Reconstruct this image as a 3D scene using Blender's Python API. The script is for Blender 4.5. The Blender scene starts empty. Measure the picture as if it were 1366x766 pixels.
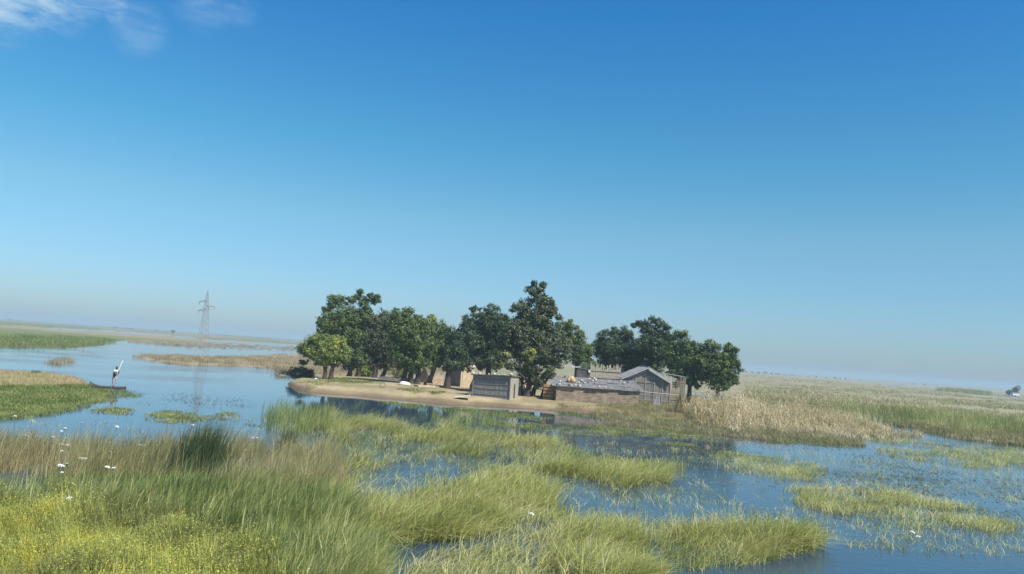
import bpy, bmesh, math, random
import numpy as np
from mathutils import Vector, Matrix
random.seed(7)
S = bpy.context.scene
COL = S.collection

# ------------------------------------------------------------------ camera
CAM_H = 5.0
F = 1093.0
PITCH = math.radians(4.62); ROLL = math.radians(3.98)
cF = np.array([0, math.cos(PITCH), math.sin(PITCH)])
up0 = np.array([0, -math.sin(PITCH), math.cos(PITCH)])
X0 = np.array([1.0, 0, 0])
cR = math.cos(ROLL)*X0 + math.sin(ROLL)*up0
cU = -math.sin(ROLL)*X0 + math.cos(ROLL)*up0
cam = bpy.data.objects.new('camera', bpy.data.cameras.new('camera')); COL.objects.link(cam)
M3 = Matrix((tuple(cR), tuple(cU), tuple(-cF))).transposed()
cam.matrix_world = Matrix.Translation((0, 0, CAM_H)) @ M3.to_4x4()
cam.data.sensor_width = 36; cam.data.lens = 36*F/1366
cam.data.clip_start = 0.1; cam.data.clip_end = 60000
S.camera = cam

# ------------------------------------------------------------------ sky, sun, exposure
SUN_AZ, SUN_EL = math.radians(128), math.radians(48)
sdir = Vector((math.sin(SUN_AZ)*math.cos(SUN_EL), math.cos(SUN_AZ)*math.cos(SUN_EL), math.sin(SUN_EL)))
W = bpy.data.worlds.new('World'); S.world = W; W.use_nodes = True
nt = W.node_tree; nt.nodes.clear()
def nd(nt, t, **k):
    n = nt.nodes.new(t)
    for a, b in k.items(): setattr(n, a, b)
    return n
def lk(nt, a, b): nt.links.new(a, b)
wo = nd(nt, 'ShaderNodeOutputWorld'); bg = nd(nt, 'ShaderNodeBackground')
sky = nd(nt, 'ShaderNodeTexSky', sky_type='NISHITA', sun_disc=False, sun_elevation=SUN_EL, sun_rotation=SUN_AZ,
         altitude=0, air_density=1.0, dust_density=0.6, ozone_density=3.0)
hs = nd(nt, 'ShaderNodeHueSaturation'); hs.inputs['Saturation'].default_value = 1.12; hs.inputs['Hue'].default_value = 0.492
lk(nt, sky.outputs[0], hs.inputs['Color'])
tc = nd(nt, 'ShaderNodeTexCoord')
cloudsum = None
def pixdir(px, py):
    d = cF + (px-683)/F*cR - (py-383)/F*cU
    return d/np.linalg.norm(d)
cmap = nd(nt, 'ShaderNodeMapping'); cmap.inputs['Scale'].default_value = (14, 14, 40); cmap.inputs['Rotation'].default_value = (0.0, 0.25, 0)
lk(nt, tc.outputs['Generated'], cmap.inputs[0])
cn = nd(nt, 'ShaderNodeTexNoise'); cn.inputs['Scale'].default_value = 1.6; cn.inputs['Detail'].default_value = 7; cn.inputs['Roughness'].default_value = 0.6
cn.inputs['Distortion'].default_value = 0.5
lk(nt, cmap.outputs[0], cn.inputs['Vector'])
for (px, py, rad, amp) in [(0, -30, 4.2, 1.0), (68, -24, 3.4, 1.0), (112, -4, 1.8, .7), (152, 12, 1.1, .6), (185, 38, 2.0, 0.3), (275, -10, 2.8, 0.3), (320, 12, 1.5, .15)]:
    dp = nd(nt, 'ShaderNodeVectorMath', operation='DOT_PRODUCT'); lk(nt, tc.outputs['Generated'], dp.inputs[0]); dp.inputs[1].default_value = tuple(pixdir(px, py))
    mr = nd(nt, 'ShaderNodeMapRange', interpolation_type='SMOOTHSTEP'); lk(nt, dp.outputs['Value'], mr.inputs[0])
    mr.inputs[1].default_value = math.cos(math.radians(rad)); mr.inputs[2].default_value = 1.0; mr.inputs[3].default_value = 0; mr.inputs[4].default_value = amp
    if cloudsum is None: cloudsum = mr.outputs[0]
    else:
        mx = nd(nt, 'ShaderNodeMath', operation='MAXIMUM'); lk(nt, cloudsum, mx.inputs[0]); lk(nt, mr.outputs[0], mx.inputs[1]); cloudsum = mx.outputs[0]
cr = nd(nt, 'ShaderNodeMapRange'); lk(nt, cn.outputs[0], cr.inputs[0]); cr.inputs[1].default_value = 0.34; cr.inputs[2].default_value = 0.74
cm = nd(nt, 'ShaderNodeMath', operation='MULTIPLY'); lk(nt, cr.outputs[0], cm.inputs[0]); lk(nt, cloudsum, cm.inputs[1])
cmix = nd(nt, 'ShaderNodeMix', data_type='RGBA'); lk(nt, cm.outputs[0], cmix.inputs[0]); sep = nd(nt, 'ShaderNodeSeparateXYZ'); lk(nt, tc.outputs['Generated'], sep.inputs[0])
tr_ = nd(nt, 'ShaderNodeValToRGB'); lk(nt, sep.outputs['Z'], tr_.inputs[0]); e_ = tr_.color_ramp.elements
e_[0].position = 0.0; e_[0].color = (.51, .67, .91, 1); e_[1].position = .40; e_[1].color = (.24, .75, 1.08, 1)
for p_, c_ in ((.04, (.52, .70, .92)), (.08, (.54, .73, .89)), (.155, (.60, .82, .86)), (.243, (.41, .84, .93))): q_ = e_.new(p_); q_.color = (*c_, 1)
tm = nd(nt, 'ShaderNodeMix', data_type='RGBA', blend_type='MULTIPLY'); tm.inputs[0].default_value = 1; lk(nt, hs.outputs[0], tm.inputs[6]); lk(nt, tr_.outputs[0], tm.inputs[7])
lk(nt, tm.outputs[2], cmix.inputs[6]); cmix.inputs[7].default_value = (3.6, 4.9, 6.0, 1)
lk(nt, cmix.outputs[2], bg.inputs[0]); bg.inputs[1].default_value = 0.096; lk(nt, bg.outputs[0], wo.inputs[0])
sl = bpy.data.lights.new('sun', 'SUN'); sl.energy = 4.6; sl.angle = math.radians(0.5); sl.color = (1, 0.955, 0.88)
sun = bpy.data.objects.new('sun', sl); sun.rotation_euler = sdir.to_track_quat('Z', 'Y').to_euler(); sun.location = (60, -40, 80); COL.objects.link(sun)
S.view_settings.view_transform = 'Standard'; S.view_settings.look = 'None'; S.view_settings.gamma = 1; S.view_settings.use_curve_mapping = False
S.view_settings.exposure = 0.6
S.cycles.volume_bounces = 0; S.cycles.max_bounces = 6; S.cycles.transparent_max_bounces = 8

# ------------------------------------------------------------------ projection helpers
def HOR(x): return 424 + 0.0696*x
def P(px, py, z=0.0):
    d = cF + (px-683)/F*cR - (py-383)/F*cU
    t = (z-CAM_H)/d[2]
    return Vector((d[0]*t, d[1]*t, z))
def onY(px, py, Y):
    d = cF + (px-683)/F*cR - (py-383)/F*cU
    t = Y/d[1]
    return Vector((d[0]*t, Y, CAM_H+d[2]*t))
def proj(x, y, z):
    v = np.stack([x, y, np.asarray(z)-CAM_H+0*x], -1)
    w = v@cF
    w = np.where(np.abs(w) < 1e-6, 1e-6, w)
    return 683+F*(v@cR)/w, 383-F*(v@cU)/w, w
def pip(px, py, poly):
    ins = np.zeros(px.shape, bool); n = len(poly)
    for i in range(n):
        x1, y1 = poly[i]; x2, y2 = poly[(i+1) % n]
        if y1 == y2: continue
        c = ((y1 > py) != (y2 > py)) & (px < (x2-x1)*(py-y1)/(y2-y1)+x1)
        ins ^= c
    return ins
def vnoise(x, y, seed=0):
    xi = np.floor(x).astype(np.int64); yi = np.floor(y).astype(np.int64)
    fx = x-xi; fy = y-yi; fx = fx*fx*(3-2*fx); fy = fy*fy*(3-2*fy)
    def h(a, b):
        n = (a*374761393 + b*668265263 + seed*69069) & 0xffffffff
        n = ((n ^ (n >> 13))*1274126177) & 0xffffffff
        n = n ^ (n >> 16)
        return (n & 0xffff)/65535.0
    return (h(xi, yi)*(1-fx)+h(xi+1, yi)*fx)*(1-fy)+(h(xi, yi+1)*(1-fx)+h(xi+1, yi+1)*fx)*fy
def fbm(x, y, seed=0, o=4):
    s = 0; a = 0.5; t = 0
    for i in range(o):
        s = s+a*vnoise(x*2**i, y*2**i, seed+i*17); t += a; a *= 0.5
    return s/t

# ------------------------------------------------------------------ materials
MATS = {}
def mat(name, col, rough=0.8, var=0.25, scale=3.0, bump=0.0, col2=None, spec=0.3, attr=None, trans=0.0, stretch=(1, 1, 1), bscale=None, metal=0.0, inst=False):
    if name in MATS: return MATS[name]
    m = bpy.data.materials.new(name); m.use_nodes = True; t = m.node_tree
    b = t.nodes['Principled BSDF']; b.inputs['Roughness'].default_value = rough; b.inputs['Specular IOR Level'].default_value = spec; b.inputs['Metallic'].default_value = metal
    tcn = nd(t, 'ShaderNodeTexCoord'); mp = nd(t, 'ShaderNodeMapping'); mp.inputs['Scale'].default_value = stretch
    lk(t, tcn.outputs['Object'], mp.inputs[0])
    n = nd(t, 'ShaderNodeTexNoise'); n.inputs['Scale'].default_value = scale; n.inputs['Detail'].default_value = 6; n.inputs['Roughness'].default_value = 0.65
    lk(t, mp.outputs[0], n.inputs['Vector'])
    c2 = col2 or tuple(c*(1-var) for c in col)
    c1 = tuple(min(1, c*(1+var)) for c in col) if col2 is None else col
    mr = nd(t, 'ShaderNodeMapRange'); lk(t, n.outputs[0], mr.inputs[0]); mr.inputs[1].default_value = 0.35; mr.inputs[2].default_value = 0.65
    mx = nd(t, 'ShaderNodeMix', data_type='RGBA'); lk(t, mr.outputs[0], mx.inputs[0]); mx.inputs[6].default_value = (*c2, 1); mx.inputs[7].default_value = (*c1, 1)
    out = mx.outputs[2]
    if attr:
        a = nd(t, 'ShaderNodeAttribute', attribute_name=attr)
        m2 = nd(t, 'ShaderNodeMix', data_type='RGBA', blend_type='MULTIPLY'); m2.inputs[0].default_value = 1
        lk(t, out, m2.inputs[6]); lk(t, a.outputs['Color'], m2.inputs[7]); out = m2.outputs[2]
    lk(t, out, b.inputs['Base Color'])
    if bump:
        n2 = nd(t, 'ShaderNodeTexNoise'); n2.inputs['Scale'].default_value = bscale or scale*3; n2.inputs['Detail'].default_value = 5
        lk(t, mp.outputs[0], n2.inputs['Vector'])
        bp = nd(t, 'ShaderNodeBump'); bp.inputs['Strength'].default_value = bump; bp.inputs['Distance'].default_value = 0.05
        lk(t, n2.outputs[0], bp.inputs['Height']); lk(t, bp.outputs[0], b.inputs['Normal'])
    if trans:
        tr = nd(t, 'ShaderNodeBsdfTranslucent'); ms = nd(t, 'ShaderNodeMixShader'); ms.inputs[0].default_value = trans
        lk(t, out, tr.inputs[0]); lk(t, b.outputs[0], ms.inputs[1]); lk(t, tr.outputs[0], ms.inputs[2])
        lk(t, ms.outputs[0], t.nodes['Material Output'].inputs['Surface'])
    MATS[name] = m; return m

def blade_mat(name, cols, trans=0.35, patch=0.25, rough=0.5):
    """cols: three colours a blade/clump varies between; 't' attribute runs along the blade, 'bv' varies from blade to blade"""
    m = bpy.data.materials.new(name); m.use_nodes = True; t = m.node_tree
    b = t.nodes['Principled BSDF']; b.inputs['Roughness'].default_value = rough; b.inputs['Specular IOR Level'].default_value = 0.35
    a = nd(t, 'ShaderNodeAttribute', attribute_name='bv')
    it = nd(t, 'ShaderNodeAttribute', attribute_name='tint', attribute_type='INSTANCER')
    g = nd(t, 'ShaderNodeNewGeometry'); n = nd(t, 'ShaderNodeTexNoise'); n.inputs['Scale'].default_value = patch; n.inputs['Detail'].default_value = 3
    lk(t, g.outputs['Position'], n.inputs['Vector'])
    s1 = nd(t, 'ShaderNodeMath', operation='MULTIPLY_ADD'); lk(t, a.outputs['Fac'], s1.inputs[0]); s1.inputs[1].default_value = 0.55
    s2 = nd(t, 'ShaderNodeMath', operation='MULTIPLY_ADD'); lk(t, it.outputs['Fac'], s2.inputs[0]); s2.inputs[1].default_value = 0.45
    s3 = nd(t, 'ShaderNodeMath', operation='MULTIPLY_ADD'); lk(t, n.outputs[0], s3.inputs[0]); s3.inputs[1].default_value = 1.3; s3.inputs[2].default_value = -0.65
    lk(t, s3.outputs[0], s2.inputs[2]); lk(t, s2.outputs[0], s1.inputs[2])
    r = nd(t, 'ShaderNodeValToRGB'); lk(t, s1.outputs[0], r.inputs[0])
    el = r.color_ramp.elements; el[0].position = 0.1; el[0].color = (*cols[0], 1); el[1].position = 0.9; el[1].color = (*cols[-1], 1)
    for i, c in enumerate(cols[1:-1]):
        e = el.new(0.1+0.8*(i+1)/(len(cols)-1)); e.color = (*c, 1)
    lk(t, r.outputs[0], b.inputs['Base Color'])
    tr = nd(t, 'ShaderNodeBsdfTranslucent'); lk(t, r.outputs[0], tr.inputs[0]); ms = nd(t, 'ShaderNodeMixShader'); ms.inputs[0].default_value = trans
    lk(t, b.outputs[0], ms.inputs[1]); lk(t, tr.outputs[0], ms.inputs[2]); lk(t, ms.outputs[0], t.nodes['Material Output'].inputs['Surface'])
    return m

# ------------------------------------------------------------------ object helpers
def tag(o, label=None, cat=None, group=None, kind=None):
    if label: o['label'] = label
    if cat: o['category'] = cat
    if group: o['group'] = group
    if kind: o['kind'] = kind
    return o
def empty(name, loc, rz=0.0):
    o = bpy.data.objects.new(name, None); COL.objects.link(o); o.location = loc; o.rotation_euler = (0, 0, rz); o.empty_display_size = .3
    return o
def np_mesh(name, V, Q, m=None, parent=None, smooth=False, attrs=None, loc=None):
    me = bpy.data.meshes.new(name); V = np.asarray(V, np.float32); Q = np.asarray(Q, np.int32)
    me.vertices.add(len(V)); me.vertices.foreach_set('co', V.ravel())
    k = Q.shape[1]
    me.loops.add(Q.size); me.loops.foreach_set('vertex_index', Q.ravel())
    me.polygons.add(len(Q)); me.polygons.foreach_set('loop_start', np.arange(len(Q), dtype=np.int32)*k)
    if smooth: me.polygons.foreach_set('use_smooth', np.ones(len(Q), bool))
    for an, (ty, data) in (attrs or {}).items():
        at = me.attributes.new(an, ty, 'POINT')
        if ty == 'FLOAT_COLOR': at.data.foreach_set('color', np.asarray(data, np.float32).ravel())
        elif ty == 'FLOAT_VECTOR': at.data.foreach_set('vector', np.asarray(data, np.float32).ravel())
        else: at.data.foreach_set('value', data)
    me.update(calc_edges=True); me.validate()
    if m: me.materials.append(m)
    o = bpy.data.objects.new(name, me); COL.objects.link(o)
    if parent is not None: o.parent = parent
    if loc is not None: o.location = loc
    return o
def bm_obj(name, bm, m, parent=None, loc=None, smooth=False, bevel=0.0):
    me = bpy.data.meshes.new(name); bm.normal_update(); bm.to_mesh(me); bm.free(); me.materials.append(m)
    if smooth:
        for p in me.polygons: p.use_smooth = True
    o = bpy.data.objects.new(name, me); COL.objects.link(o)
    if parent is not None: o.parent = parent
    if loc is not None: o.location = loc
    if bevel:
        b = o.modifiers.new('bevel', 'BEVEL'); b.width = bevel; b.segments = 2
    return o
def prism(bm, pts8):
    v = [bm.verts.new(p) for p in pts8]
    for f in ((0, 3, 2, 1), (4, 5, 6, 7), (0, 1, 5, 4), (1, 2, 6, 5), (2, 3, 7, 6), (3, 0, 4, 7)): bm.faces.new([v[i] for i in f])
def box(bm, x0, x1, y0, y1, z0, z1, jit=0.0):
    p = [(x0, y0, z0), (x1, y0, z0), (x1, y1, z0), (x0, y1, z0), (x0, y0, z1), (x1, y0, z1), (x1, y1, z1), (x0, y1, z1)]
    if jit: p = [tuple(c+random.uniform(-jit, jit) for c in q) for q in p]
    prism(bm, p)
def bar(bm, a, b, r, n=6, r2=None):
    a = Vector(a); b = Vector(b); d = b-a
    if d.length < 1e-6: return
    q = d.to_track_quat('Z', 'Y'); r2 = r if r2 is None else r2
    A = [bm.verts.new(a+q@Vector((math.cos(2*math.pi*i/n)*r, math.sin(2*math.pi*i/n)*r, 0))) for i in range(n)]
    B = [bm.verts.new(b+q@Vector((math.cos(2*math.pi*i/n)*r2, math.sin(2*math.pi*i/n)*r2, 0))) for i in range(n)]
    for i in range(n): bm.faces.new((A[i], A[(i+1) % n], B[(i+1) % n], B[i]))
    bm.faces.new(A[::-1]); bm.faces.new(B)
def tube(bm, pts, rads, n=8):
    rings = []
    for i, (p, r) in enumerate(zip(pts, rads)):
        p = Vector(p); d = (Vector(pts[min(i+1, len(pts)-1)])-Vector(pts[max(i-1, 0)])); q = d.to_track_quat('Z', 'Y')
        rings.append([bm.verts.new(p+q@Vector((math.cos(2*math.pi*k/n)*r*random.uniform(.88, 1.12), math.sin(2*math.pi*k/n)*r*random.uniform(.88, 1.12), 0))) for k in range(n)])
    for a, b in zip(rings, rings[1:]):
        best = min(range(n), key=lambda s: sum((a[k].co-b[(k+s) % n].co).length for k in range(n)))
        for k in range(n): bm.faces.new((a[k], a[(k+1) % n], b[(k+1+best) % n], b[(k+best) % n]))
    bm.faces.new(rings[0][::-1]); bm.faces.new(rings[-1])
def rock(bm, c, r, sub=2, flat=0.6):
    R = bmesh.ops.create_icosphere(bm, subdivisions=sub, radius=1)
    ph = random.random()*10
    for v in R['verts']:
        k = 1+0.22*math.sin(v.co.x*3+ph)+0.18*math.sin(v.co.y*4.1+ph*2)+0.1*math.sin(v.co.z*5+ph)
        v.co = Vector(c)+Vector((v.co.x*r[0]*k, v.co.y*r[1]*k, v.co.z*r[2]*k))

# ------------------------------------------------------------------ ground map (outlines of the land, read off at water level)
ISL_Z = 0.6
def dense(y0, y1): pass
ISLAND = [(381, 513), (392, 517), (402, 521), (430, 524), (470, 527), (484, 527.5), (500, 529), (545, 534), (600, 538.5), (650, 541), (700, 544.5), (760, 550), (800, 554), (850, 559),
          (905, 562.5), (960, 566), (1040, 571), (1110, 576), (1180, 579), (1195, 577), (1170, 566), (1120, 553), (1080, 545), (1000, 540), (940, 532), (880, 520), (800, 515), (700, 508), (620, 506), (585, 507), (560, 511),
          (548, 514.5), (530, 511), (505, 507), (470, 505), (440, 506), (415, 506), (396, 508)]
LAND = [  # (polygon, land height, colour key)
 ([(-900, 330), (0, 416), (683, 462), (1366, 511), (2300, 577), (2300, 690), (1800, 640), (1366, 594), (1330, 591), (1290, 586), (1235, 573), (1200, 560), (1150, 552), (1080, 543), (1000, 536), (940, 524),
   (800, 513), (640, 503), (585, 503), (548, 505), (500, 503.5), (440, 502), (400, 501), (372, 500.5), (368, 491), (330, 489), (290, 487.5), (240, 486), (205, 482), (178, 474.5), (230, 473.5), (300, 476), (345, 474), (400, 471), (400, 464.5), (330, 461), (255, 461.5),
   (175, 458.5), (168, 455), (152, 455), (135, 461), (90, 463.5), (0, 462.5), (-900, 455)], 0.16, 'plain'),
 ([(-900, 470), (0, 497.5), (25, 497), (60, 499), (100, 506), (116, 512), (114, 518), (122, 522), (140, 524), (152, 526), (130, 534), (95, 543), (60, 549), (20, 554), (0, 556), (-900, 545)], 0.22, 'bank'),
 ([(-900, 650), (0, 676), (120, 684), (250, 708), (330, 738), (400, 790), (460, 900), (600, 1400), (-900, 3000)], 0.2, 'near'),
]
WATERS = [[(65, 438), (140, 441.0), (210, 446), (260, 450), (260, 450.8), (205, 447.4), (130, 442.6), (65, 439.0)], [(278, 453), (400, 460.3), (400, 462.4), (275, 455.2)],
          [(0, 453), (-600, 425), (-600, 428), (0, 454)], [(1180, 512.5), (1290, 518), (1290, 518.8), (1180, 513.6)], [(1290, 524.5), (1420, 532), (1420, 533.5), (1290, 526)]]

# polar sheet, rows spaced as seen from the bank
dy = np.concatenate([[0.22, .35, .5, .7], np.arange(1.0, 120, 0.7), np.arange(120, 420, 2.0), np.geomspace(425, 5000, 14)])
dist = F*CAM_H/dy
azf = np.linspace(-40, 40, 980); azc = np.concatenate([np.linspace(-180, -41, 60), azf, np.linspace(41, 180, 60)])
AZ, D = np.meshgrid(np.radians(azc), dist)
gx = np.sin(AZ)*D; gy = np.cos(AZ)*D
# D is distance along the ground; outlines are exact because every vertex is projected
front = np.cos(AZ) > 0.25
ppx, ppy, pw = proj(gx, np.where(front, gy, 1.0), 0.0)
wx = (fbm(gx*0.25, gy*0.25, 3)-.5)*14; wy = (fbm(gx*0.25+50, gy*0.25, 5)-.5)
wfac = np.clip((ppy-HOR(ppx))/60, 0.1, 3)
qx = ppx+wx*1.2; qy = ppy+wy*5*wfac
H = np.full(gx.shape, -0.35); C = np.zeros(gx.shape+(4,)); C[..., 3] = 1; C[..., :3] = (0.09, 0.08, 0.05)
def mixc(n, a, b):
    n = np.clip(n, 0, 1)[..., None]; return np.array(a)*(1-n)+np.array(b)*n
n1 = fbm(gx*0.02, gy*0.02, 11); n2 = fbm(gx*0.006, gy*0.004, 12); n3 = fbm(gx*0.3, gy*0.3, 13); n4 = fbm(gx*.0018, gy*.0012, 19)
G_GREEN = (0.15, 0.18, 0.06); G_TAN = (0.31, 0.255, 0.15); G_OLIVE = (0.22, 0.22, 0.09); G_PALE = (0.36, 0.32, 0.22)
side = 1/(1+np.exp(-(qx-520)/120))
for poly, hgt, key in LAND:
    m = pip(qx, qy, poly) & front
    if key == 'plain':
        cl = mixc((n1-.35)*2.6, G_GREEN, G_OLIVE); cl = cl*(1-.0)
        cl = mixc((n2-.5)*3, (0, 0, 0), (1, 1, 1))*0+cl
        left = np.where(((n2 > .57) & (qy < HOR(qx)+16))[..., None], np.array(G_TAN), cl)
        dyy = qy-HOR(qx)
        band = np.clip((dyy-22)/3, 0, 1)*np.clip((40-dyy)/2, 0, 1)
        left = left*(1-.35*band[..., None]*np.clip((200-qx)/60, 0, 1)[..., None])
        right = mixc((n1-.4)*4, G_TAN, G_OLIVE); right = right*(1-.6*np.clip((n4-.45)*4, 0, 1)[..., None])+np.array(G_PALE)*.6*np.clip((n4-.45)*4, 0, 1)[..., None]
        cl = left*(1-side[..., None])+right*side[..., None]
        strip = pip(qx, qy, [(170, 470), (300, 470), (450, 466), (650, 480), (650, 506), (360, 502), (300, 489), (170, 482)])
        cl = np.where(strip[..., None], mixc((n3-.4)*4, (0.36, 0.28, 0.17), (0.27, 0.21, 0.13)), cl)
        marsh = pip(qx, qy, [(168, 454), (420, 462), (420, 467), (250, 462), (170, 459)])
        hh = hgt+(n3-.5)*.15
        hh = np.where(marsh, (n3-.48)*.5, hh); cl = np.where(marsh[..., None], np.array((0.24, 0.19, 0.13)), cl)
        hh = np.where(strip, 0.05+(n3-.42)*.5, hh)
    elif key == 'bank':
        t = (qy-(513+0.03*qx))/6+(n3-.5)*3
        cl = mixc(t, (0.28, 0.2, 0.12), (0.12, 0.15, 0.045)); hh = hgt+(n3-.5)*.1
    else:
        cl = mixc((n3-.3)*2, (0.12, 0.1, 0.05), (0.14, 0.15, 0.05)); hh = hgt+(n3-.5)*.1
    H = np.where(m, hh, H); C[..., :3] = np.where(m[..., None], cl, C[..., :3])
behind = ~front
H = np.where(behind, 0.2+(n3-.5)*.1, H); C[..., :3] = np.where(behind[..., None], mixc(n1, G_GREEN, G_OLIVE), C[..., :3])
for poly in WATERS: H = np.where(pip(qx-wx*.6, qy, poly) & front, -0.3, H)
# the island: soft rise from a small cut bank
isl = pip(ppx+wx*.25, ppy+wy*2.2, ISLAND) & front
def blur(a, k, ax):
    c = np.cumsum(np.concatenate([np.repeat(np.take(a, [0], ax), k+1, ax), a, np.repeat(np.take(a, [-1], ax), k, ax)], ax), ax)
    L = a.shape[ax]; hi = np.take(c, np.arange(L)+2*k+1, ax); lo = np.take(c, np.arange(L), ax)
    return (hi-lo)/(2*k+1)
bl = blur(blur(isl.astype(float), 5, 0), 10, 1)
cut = np.clip((470-ppx)/20, 0, 1)*.25
cutw = (.08+.22*cut)
ih = -.3+(.3+cutw)*np.clip((bl-.3)/.2, 0, 1)+(ISL_Z-cutw)*np.clip((bl-.5)/.4, 0, 1)**.7+(n3-.5)*.1*np.clip(bl*3-1.5, 0, 1)
H = np.where(bl > .25, np.maximum(ih, np.where(ppy > 512, -1, H)), H); isl = bl > .3
gpatch = np.clip((fbm(gx*.35, gy*.2, 31)-.52)*6, 0, 1)*.55
sand = mixc((n3-.35)*3, (0.44, 0.345, 0.195), (0.33, 0.25, 0.14))
sand = sand*(1-gpatch[..., None])+np.array((.2, .19, .08))*gpatch[..., None]
wet = np.clip((.66-bl+(n3-.5)*.25)/.12, 0, 1)*.8; stain = np.clip((fbm(gx*.9, gy*.6, 47, 5)-.52)*7, 0, 1)*.4; sand = sand*(1-stain[..., None])+np.array((.27, .2, .13))*stain[..., None]
sand = sand*(1-wet[..., None])+np.array((.17, .115, .07))*wet[..., None]
gr = np.clip((ppx-790)/60, 0, 1); sand = sand*(1-gr[..., None])+mixc((n3-.4)*4, (.17, .16, .06), (.2, .16, .08))*gr[..., None]
C[..., :3] = np.where(isl[..., None], sand, C[..., :3])
# near land behind the camera keeps the same level
R_, K_ = gx.shape
idx = np.arange(R_*K_).reshape(R_, K_)
Q = np.stack([idx[1:, :-1], idx[1:, 1:], idx[:-1, 1:], idx[:-1, :-1]], -1).reshape(-1, 4)
V = np.stack([gx, gy, H], -1).reshape(-1, 3)
gm = mat('earth', (1, 1, 1), rough=.95, var=.22, scale=1.3, bump=.6, attr='cover', spec=.1, bscale=7)
ground = np_mesh('ground', V, Q, gm, smooth=True, attrs={'cover': ('FLOAT_COLOR', C.reshape(-1, 4))})
tag(ground, kind='structure')
def ground_z(x, y):
    d = math.hypot(x, y); a = math.degrees(math.atan2(x, y))
    i = int(np.argmin(np.abs(dist-d))); j = int(np.argmin(np.abs(azc-a)))
    return float(H[i, j])

# ------------------------------------------------------------------ water
def water_material():
    m = bpy.data.materials.new('marsh_water'); m.use_nodes = True; t = m.node_tree; b = t.nodes['Principled BSDF']
    b.inputs['Base Color'].default_value = (0.034, 0.06, 0.09, 1); b.inputs['Roughness'].default_value = 0.035; b.inputs['IOR'].default_value = 1.36
    g = nd(t, 'ShaderNodeNewGeometry'); 
    mp = nd(t, 'ShaderNodeMapping'); mp.inputs['Scale'].default_value = (1, 1.8, 1); mp.inputs['Rotation'].default_value = (0, 0, .25); lk(t, g.outputs['Position'], mp.inputs[0])
    n = nd(t, 'ShaderNodeTexNoise'); n.inputs['Scale'].default_value = 1.5; n.inputs['Detail'].default_value = 5; n.inputs['Roughness'].default_value = .6; lk(t, mp.outputs[0], n.inputs['Vector'])
    big = nd(t, 'ShaderNodeTexNoise'); big.inputs['Scale'].default_value = .06; big.inputs['Detail'].default_value = 2; lk(t, mp.outputs[0], big.inputs['Vector'])
    mr = nd(t, 'ShaderNodeMapRange'); lk(t, big.outputs[0], mr.inputs[0]); mr.inputs[1].default_value = .4; mr.inputs[2].default_value = .62; mr.inputs[3].default_value = .012; mr.inputs[4].default_value = .20
    bp = nd(t, 'ShaderNodeBump'); bp.inputs['Distance'].default_value = .10; sx = nd(t, 'ShaderNodeSeparateXYZ'); lk(t, g.outputs['Position'], sx.inputs[0])
    ca = nd(t, 'ShaderNodeMapRange', interpolation_type='SMOOTHSTEP'); lk(t, sx.outputs['Y'], ca.inputs[0]); ca.inputs[1].default_value = 44; ca.inputs[2].default_value = 60; ca.inputs[3].default_value = 1; ca.inputs[4].default_value = 0
    cb = nd(t, 'ShaderNodeMapRange', interpolation_type='SMOOTHSTEP'); lk(t, sx.outputs['Y'], cb.inputs[0]); cb.inputs[1].default_value = 86; cb.inputs[2].default_value = 110
    cc = nd(t, 'ShaderNodeMath', operation='ABSOLUTE'); lk(t, sx.outputs['X'], cc.inputs[0])
    cd = nd(t, 'ShaderNodeMapRange', interpolation_type='SMOOTHSTEP'); lk(t, cc.outputs[0], cd.inputs[0]); cd.inputs[1].default_value = 22; cd.inputs[2].default_value = 34
    m1 = nd(t, 'ShaderNodeMath', operation='MAXIMUM'); lk(t, ca.outputs[0], m1.inputs[0]); lk(t, cb.outputs[0], m1.inputs[1])
    m2 = nd(t, 'ShaderNodeMath', operation='MAXIMUM'); lk(t, m1.outputs[0], m2.inputs[0]); lk(t, cd.outputs[0], m2.inputs[1])
    m3 = nd(t, 'ShaderNodeMath', operation='MULTIPLY_ADD'); lk(t, m2.outputs[0], m3.inputs[0]); m3.inputs[1].default_value = .9; m3.inputs[2].default_value = .1
    m4 = nd(t, 'ShaderNodeMath', operation='MULTIPLY'); lk(t, m3.outputs[0], m4.inputs[0]); lk(t, mr.outputs[0], m4.inputs[1]); lk(t, m4.outputs[0], bp.inputs['Strength']); lk(t, n.outputs[0], bp.inputs['Height']); lk(t, bp.outputs[0], b.inputs['Normal'])
    return m
water = np_mesh('water', [(-30000, -2000, 0), (30000, -2000, 0), (30000, 32000, 0), (-30000, 32000, 0)], [[0, 1, 2, 3]], water_material())
tag(water, kind='structure')

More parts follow.
